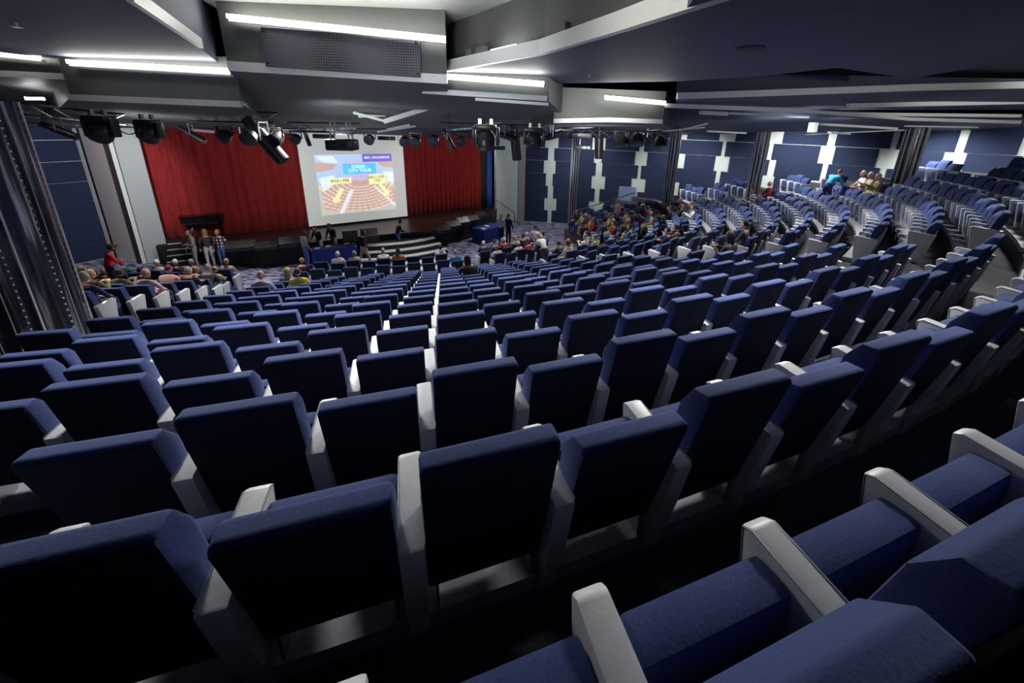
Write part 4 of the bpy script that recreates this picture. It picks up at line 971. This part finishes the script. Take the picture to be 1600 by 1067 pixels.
def checks(name, a, b, sc, stripe=False):
    m, nt, bs = nodes(name); tc = nt.nodes.new('ShaderNodeTexCoord'); sx = nt.nodes.new('ShaderNodeSeparateXYZ'); nt.links.new(tc.outputs['Object'], sx.inputs[0]); outs = []
    for ax_ in ((2,) if stripe else (0, 2)):
        f = nt.nodes.new('ShaderNodeMath'); f.operation = 'MULTIPLY'; f.inputs[1].default_value = sc; nt.links.new(sx.outputs[ax_], f.inputs[0])
        g_ = nt.nodes.new('ShaderNodeMath'); g_.operation = 'FRACT'; nt.links.new(f.outputs[0], g_.inputs[0]); h = nt.nodes.new('ShaderNodeMath'); h.operation = 'GREATER_THAN'; h.inputs[1].default_value = .55; nt.links.new(g_.outputs[0], h.inputs[0]); outs.append(h)
    mx = outs[0]
    if len(outs) > 1: mx = nt.nodes.new('ShaderNodeMath'); mx.operation = 'MAXIMUM'; nt.links.new(outs[0].outputs[0], mx.inputs[0]); nt.links.new(outs[1].outputs[0], mx.inputs[1])
    mi = nt.nodes.new('ShaderNodeMix'); mi.data_type = 'RGBA'; mi.inputs['A'].default_value = (*a, 1); mi.inputs['B'].default_value = (*b, 1); nt.links.new(mx.outputs[0], mi.inputs['Factor']); nt.links.new(mi.outputs['Result'], bs.inputs['Base Color']); return m
CL['plaid'] = checks('cloth_plaid', (.75, .74, .72), (.02, .02, .025), 7); CL['stripe'] = checks('cloth_stripe', (.02, .02, .03), (.6, .6, .6), 9, True)
DARKM = mat('eye_dark', (.02, .015, .015), .4); SHOE = mat('shoe_dark', (.03, .028, .028), .5); SHOEW = mat('shoe_pale', (.7, .68, .66), .6)
def pose(kind):
    """joints: name -> (pos, radius); facing +y, feet near z=0"""
    J = {}
    sit = kind.startswith('sit')
    if sit:
        lean_ = .0 if kind != 'sit_fwd' else .16
        J['pel'] = ((0, .30, .58), .145); J['bel'] = ((0, .29 + lean_ * .4, .74), .15); J['che'] = ((0, .29 + lean_, .95), .155); J['nek'] = ((0, .31 + lean_ * 1.2, 1.10), .055); J['hed'] = (0, .35 + lean_ * 1.3, 1.245)
        for s_, sx_ in (('L', -1), ('R', 1)):
            J['hip' + s_] = ((.09 * sx_, .36, .57), .105); J['kne' + s_] = ((.12 * sx_, .74, .57), .07); J['ank' + s_] = ((.12 * sx_, .74, .12), .045); J['toe' + s_] = ((.13 * sx_, .90, .05), .04)
            J['sho' + s_] = ((.19 * sx_, .29 + lean_, 1.01), .065)
            if kind == 'sit_cross': J['elb' + s_] = ((.25 * sx_, .40, .80), .048); J['wri' + s_] = ((-.04 * sx_, .54, .84 + .02 * sx_), .034)
            elif kind == 'sit_phone': J['elb' + s_] = ((.25 * sx_, .40, .80), .048); J['wri' + s_] = ((.10 * sx_, .62, .92), .032)
            else: J['elb' + s_] = ((.27 * sx_, .38 + lean_, .80), .048); J['wri' + s_] = ((.13 * sx_, .62, .68), .033)
    else:
        b = {'stand': 0, 'stand_cross': 0, 'walk': .03, 'work': .10, 'lean': .42, 'bend': .30}[kind]
        J['pel'] = ((0, -b * .35, .98), .135); J['bel'] = ((0, 0, 1.14 - b * .1), .125); J['che'] = ((0, b * .75, 1.36 - b * .35), .15); J['nek'] = ((0, b * 1.15, 1.53 - b * .55), .055); J['hed'] = (0, b * 1.4 + .04, 1.67 - b * .65)
        for s_, sx_ in (('L', -1), ('R', 1)):
            st = .0
            if kind == 'walk': st = .26 * sx_
            J['hip' + s_] = ((.09 * sx_, -b * .3, .92), .10); J['kne' + s_] = ((.10 * sx_, st * .5 + .03, .50), .066); J['ank' + s_] = ((.10 * sx_, st - (.10 if st < 0 else 0), .09 + (.04 if st < 0 else 0)), .045); J['toe' + s_] = ((.12 * sx_, st + .15, .04), .04)
            J['sho' + s_] = ((.19 * sx_, b * .75, 1.43 - b * .4), .065)
            if kind in ('stand', 'walk'): sw = -.10 * sx_ if kind == 'walk' else 0; J['elb' + s_] = ((.26 * sx_, -.02 + sw, 1.16), .046); J['wri' + s_] = ((.25 * sx_, .10 + sw * 1.6, .92), .032)
            elif kind == 'stand_cross': J['elb' + s_] = ((.26 * sx_, .06, 1.16), .046); J['wri' + s_] = ((-.02 * sx_, .22, 1.18 + .03 * sx_), .032)
            elif kind == 'work': J['elb' + s_] = ((.25 * sx_, .12, 1.14), .046); J['wri' + s_] = ((.08 * sx_, .34, 1.08), .032)
            else: J['elb' + s_] = ((.25 * sx_, b + .12, 1.10 - b * .4), .046); J['wri' + s_] = ((.20 * sx_, b + .28, .86 - b * .15), .032)
    return J
EDG = [('pel', 'bel', 1), ('bel', 'che', 1), ('che', 'nek', 0)] + [e for s_ in 'LR' for e in [('pel', 'hip' + s_, 2), ('hip' + s_, 'kne' + s_, 2), ('kne' + s_, 'ank' + s_, 2), ('ank' + s_, 'toe' + s_, 3), ('che', 'sho' + s_, 1), ('sho' + s_, 'elb' + s_, 1), ('elb' + s_, 'wri' + s_, 4)]]
BODY = {}
def body_mesh(kind):
    if kind in BODY: return BODY[kind]
    J = pose(kind); names = [n for n in J if n != 'hed']; ix = {n: i for i, n in enumerate(names)}
    P = [Vector(J[n][0]) for n in names]
    me = bpy.data.meshes.new('b'); me.from_pydata([p[:] for p in P], [(ix[a], ix[b]) for a, b, _ in EDG], []); ob = bpy.data.objects.new('b', me); COL.objects.link(ob)
    ob.modifiers.new('skin', 'SKIN'); sk = me.skin_vertices[0].data
    for i, n in enumerate(names):
        r = J[n][1]; sk[i].radius = (r, r * (.8 if n in ('che', 'bel', 'pel') else 1)); sk[i].use_root = (n == 'pel')
    sb = ob.modifiers.new('sub', 'SUBSURF'); sb.levels = 1; sb.render_levels = 1
    dg = bpy.context.evaluated_depsgraph_get(); ev = bpy.data.meshes.new_from_object(ob.evaluated_get(dg)); bpy.data.objects.remove(ob)
    bm = bmesh.new(); bm.from_mesh(ev)
    SEG = [(P[ix[a]], P[ix[b]], t) for a, b, t in EDG]
    def nearest(c):
        bd, bt = 9, 1
        for a, b, t in SEG:
            d = b - a; u = max(0, min(1, (c - a).dot(d) / d.length_squared)); ds = (c - (a + d * u)).length
            if t == 0 and u < .45: continue
            if ds < bd: bd, bt = ds, t
        return bt
    for f in bm.faces: f.material_index = nearest(f.calc_center_median())
    h = Vector(J['hed'])
    def ell(c, s, mi, n=12):
        r = bmesh.ops.create_uvsphere(bm, u_segments=n, v_segments=max(6, n * 2 // 3), radius=1); vs = r['verts']
        for v in vs: v.co = Vector((v.co.x * s[0], v.co.y * s[1], v.co.z * s[2])) * (1 - .0 * v.co.z) + c
        for f in {f for v in vs for f in v.link_faces}: f.material_index = mi
    ell(h, (.080, .098, .122), 0, 14); ell(h + Vector((0, .095, -.012)), (.014, .022, .026), 0, 6); ell(h + Vector((0, .06, -.085)), (.045, .035, .03), 0, 8)
    for s_ in (-1, 1):
        ell(h + Vector((.081 * s_, 0, -.005)), (.012, .022, .032), 0, 6); ell(h + Vector((.030 * s_, .088, .015)), (.011, .007, .007), 5, 6)
    ell(h + Vector((0, .088, -.058)), (.024, .008, .006), 5, 6)
    for s_ in 'LR':
        w_ = P[ix['wri' + s_]]; e_ = P[ix['elb' + s_]]; d = (w_ - e_).normalized(); up = Vector((0, 0, 1)); sd_ = d.cross(up).normalized(); nn = sd_.cross(d)
        c = w_ + d * .05; box(bm, (0, 0, 0), (.10, .075, .032), Matrix(((d.x, sd_.x, nn.x, c.x), (d.y, sd_.y, nn.y, c.y), (d.z, sd_.z, nn.z, c.z), (0, 0, 0, 1))), .01, 1)
        for q, L in zip((-.028, -.0095, .0095, .028), (.06, .075, .078, .06)):
            a = c + d * .045 + sd_ * q; tube(bm, [a, a + d * L * .55 - nn * .006, a + d * L * .9 - nn * .03], [.010, .009, .007], 5)
        a = c + sd_ * (.035 if s_ == 'L' else -.035); sg = 1 if s_ == 'L' else -1; tube(bm, [a - d * .02, a + sd_ * .025 * sg + d * .02, a + sd_ * .03 * sg + d * .055], [.013, .011, .008], 5)
    me = bpy.data.meshes.new('person_' + kind); bm.to_mesh(me); bm.free()
    for i in range(6): me.materials.append(CL['grey'])
    for p in me.polygons: p.use_smooth = True
    BODY[kind] = (me, h); return BODY[kind]
def hair_mesh(style):
    bm = bmesh.new(); r = bmesh.ops.create_uvsphere(bm, u_segments=14, v_segments=10, radius=1)
    for v in bm.verts:
        x, y, z = v.co; s = 1.0
        if style in ('short', 'long', 'hat'): lim = -.25 if y < .1 else (.35 + .35 * y)
        else: lim = -.2 if y < -.2 else 2
        v.co = Vector((x * .090, y * .106 - .008, z * .130 + .006))
        if z < lim:
            v.co *= .86
            if style == 'long' and y < .25: v.co = Vector((x * .105, y * .09 - .035, z * .30 - .03))
    if style == 'bald':
        for v in bm.verts:
            if v.co.z > .03: v.co *= .86
    if style == 'hat':
        for v in bm.verts:
            if v.co.z > .02: v.co = Vector((v.co.x * 1.08, v.co.y * 1.08, v.co.z * 1.05 + .012))
        box(bm, (0, .12, .055), (.14, .11, .014), bev=.005)
    if style == 'tail':
        tube(bm, [(0, -.10, .02), (0, -.15, -.05), (0, -.14, -.18)], [.03, .04, .02], 8)
    me = bpy.data.meshes.new('hair'); bm.to_mesh(me); bm.free(); me.materials.append(HR['brown'])
    for p in me.polygons: p.use_smooth = True
    return me
HM = {s_: hair_mesh(s_) for s_ in ('short', 'long', 'bald', 'hat', 'tail')}
def person(loc, rz, kind, top, hair, style, label, trousers='darkgrey', skin=0, sleeve=None, group='seated audience', scale=1.0, shoe=None):
    me, h = body_mesh(kind)
    o = bpy.data.objects.new('person', me.copy()); COL.objects.link(o); o.location = loc; o.rotation_euler = (0, 0, rz); o.scale = (scale,) * 3
    ms = [SK[skin], CL[top], CL[trousers], shoe or SHOE, sleeve if sleeve else CL[top], DARKM]
    for i, m in enumerate(ms): o.data.materials[i] = m
    tag(o, label, 'person', group)
    if style != 'bald' or hair != 'skin':
        hh = bpy.data.objects.new('hat' if style == 'hat' else 'hair', HM[style].copy()); COL.objects.link(hh); hh.parent = o; hh.location = h; hh.data.materials[0] = HR[hair] if hair != 'skin' else HR['grey']
    return o
used = {}
SN = {'main': 'in the centre section', 'left': 'beyond the left aisle', 'right': 'beyond the right aisle', 'wall': 'by the right wall'}
NICE = {'jean': 'denim blue', 'ltblue': 'light blue', 'darkgrey': 'dark grey', 'darkred': 'dark red', 'stripe': 'striped', 'skin': 'no'}
rnd = random.Random(5)
for i, hd in enumerate(HEADS):
    s = OCC[i]; px, py, top, hair, style = hd
    kind = rnd.choice(['sit', 'sit', 'sit_cross', 'sit_phone', 'sit_fwd']); f = .0
    hn = {'hat': 'a cap', 'bald': 'a bald head', 'long': f'long {hair} hair', 'short': f'short {hair} hair'}[style]
    lb = f"Seated person with {hn}, {NICE.get(top, top)} top, {SN[s['sec']]}, {ordn(s['k'] + 2) if s['k'] < 15 else ordn(s['k'] + 1)} row"
    used[lb] = used.get(lb, 0) + 1
    if used[lb] > 1: lb = lb.replace('Seated', 'Other seated')
    tw = rnd.uniform(-.25, .25)
    person((s['x'], s['y'], s['z'] + .0), s['t'] + tw * .4, kind, top, hair, style, lb, rnd.choice(['darkgrey', 'navy', 'jean', 'beige', 'black']), 2 if (hair == 'black' and i % 3 == 0) else i % 2, SK[0] if top in ('teal', 'white') and i % 2 else None, scale=1.02)
def stand(px, py, hpx, kind, face, top, hair, style, label, trousers='darkgrey', skin=0, z=FL, shoe=None, sleeve=None, s=1.05):
    """px,py: the feet in the survey picture"""
    p = at_z(px, py, z); return person(p, face, kind, top, hair, style, label, trousers, skin, sleeve, 'standing people', s, shoe)
toC = lambda px, py, z: 0
back = PI      # facing the camera
stand(352, 418.5, 0, 'stand', PI + .1, 'plaid', 'grey', 'short', 'Standing man in a black and white plaid shirt and blue jeans before the stage', 'denim', 1)
stand(332, 418, 0, 'stand', .9, 'darkgrey', 'blond', 'long', 'Standing woman with long wavy hair, dark top and white trousers', 'white', 0, shoe=SHOEW)
stand(310, 420, 0, 'stand_cross', PI - .6, 'knit', 'brown', 'tail', 'Standing woman in a grey top beside the long-haired woman, arms folded', 'knit', 0)
stand(481, 417, 0, 'stand', -.6, 'knit', 'brown', 'long', 'Standing woman in pale grey sweater and jeans at the staff table, left end', 'denim', 0)
RT1 = Matrix.Rotation(.55, 3, 'Z')
p = T1.location + RT1 @ Vector((.40, .95, 0)); person(p, PI - .3, 'work', 'black', 'black', 'short', 'Staff member in black jacket behind the blue table, left of the pair', 'white', 1, None, 'staff at the table', 1.05)
p = T1.location + RT1 @ Vector((1.05, 1.0, 0)); person(p, PI - .3, 'work', 'black', 'black', 'short', 'Staff member in black jacket behind the blue table, right of the pair', 'khaki', 2, None, 'staff at the table', 1.08)
stand(571, 416, 0, 'walk', -.5, 'black', 'black', 'long', 'Staff member in black shirt and khaki trousers walking past the blue table', 'khaki', 1, shoe=SHOEW)
stand(624, 394, 0, 'work', -.9, 'black', 'black', 'short', 'Staff member in a black polo and jeans standing at the centre stage steps', 'denim', 1)
stand(783, 381, 0, 'stand', -.5, 'ltblue', 'blond', 'tail', 'Standing woman with pale sleeves and dark vest beside the right blue table', 'black', 0)
stand(794, 381, 0, 'stand', -.6, 'black', 'brown', 'tail', 'Standing woman in a black vest by the right blue table, right of the pair', 'black', 0)
p = at_z(164, 393, -4.75); person((p.x, p.y, -6.35), -.5, 'work', 'red', 'black', 'hat', 'Person in a red sweater and dark cap standing among the left seats', 'black', 2, None, 'standing people', 1.05)
s0 = [q for q in SEATS if q['sec'] != 'wall']
def in_row(px, py, kind, face, top, hair, style, label, trousers, skin=0, hz=1.75, sleeve=None):
    best = min(s0, key=lambda q: (lambda u: (u[0] - px) ** 2 + (u[1] - py) ** 2)(proj((q['x'] - .62 * math.sin(q['t']), q['y'] + .62 * math.cos(q['t']), q['z'] + hz))))
    person((best['x'] - .66 * math.sin(best['t']), best['y'] + .66 * math.cos(best['t']), best['z']), face, kind, top, hair, style, label, trousers, skin, sleeve, 'standing people', 1.05)
in_row(835, 355, 'stand', -.2, 'white', 'brown', 'short', 'Standing man in a white T-shirt with a dark strap across his back', 'denim', 0, sleeve=SK[0])
in_row(856, 364, 'lean', .4, 'white', 'skin', 'bald', 'Bald man in a white T-shirt leaning over the seats on one hand', 'darkgrey', 0, 1.5, sleeve=SK[0])
in_row(973, 309, 'stand', 1.8, 'pink', 'white', 'short', 'White-haired man in a pale shirt standing upright among the right crowd', 'darkgrey', 0)
in_row(1304, 271, 'bend', -1.2, 'blue', 'brown', 'short', 'Person in a blue sweater bending towards three seated people at upper right', 'navy', 0, 1.6)
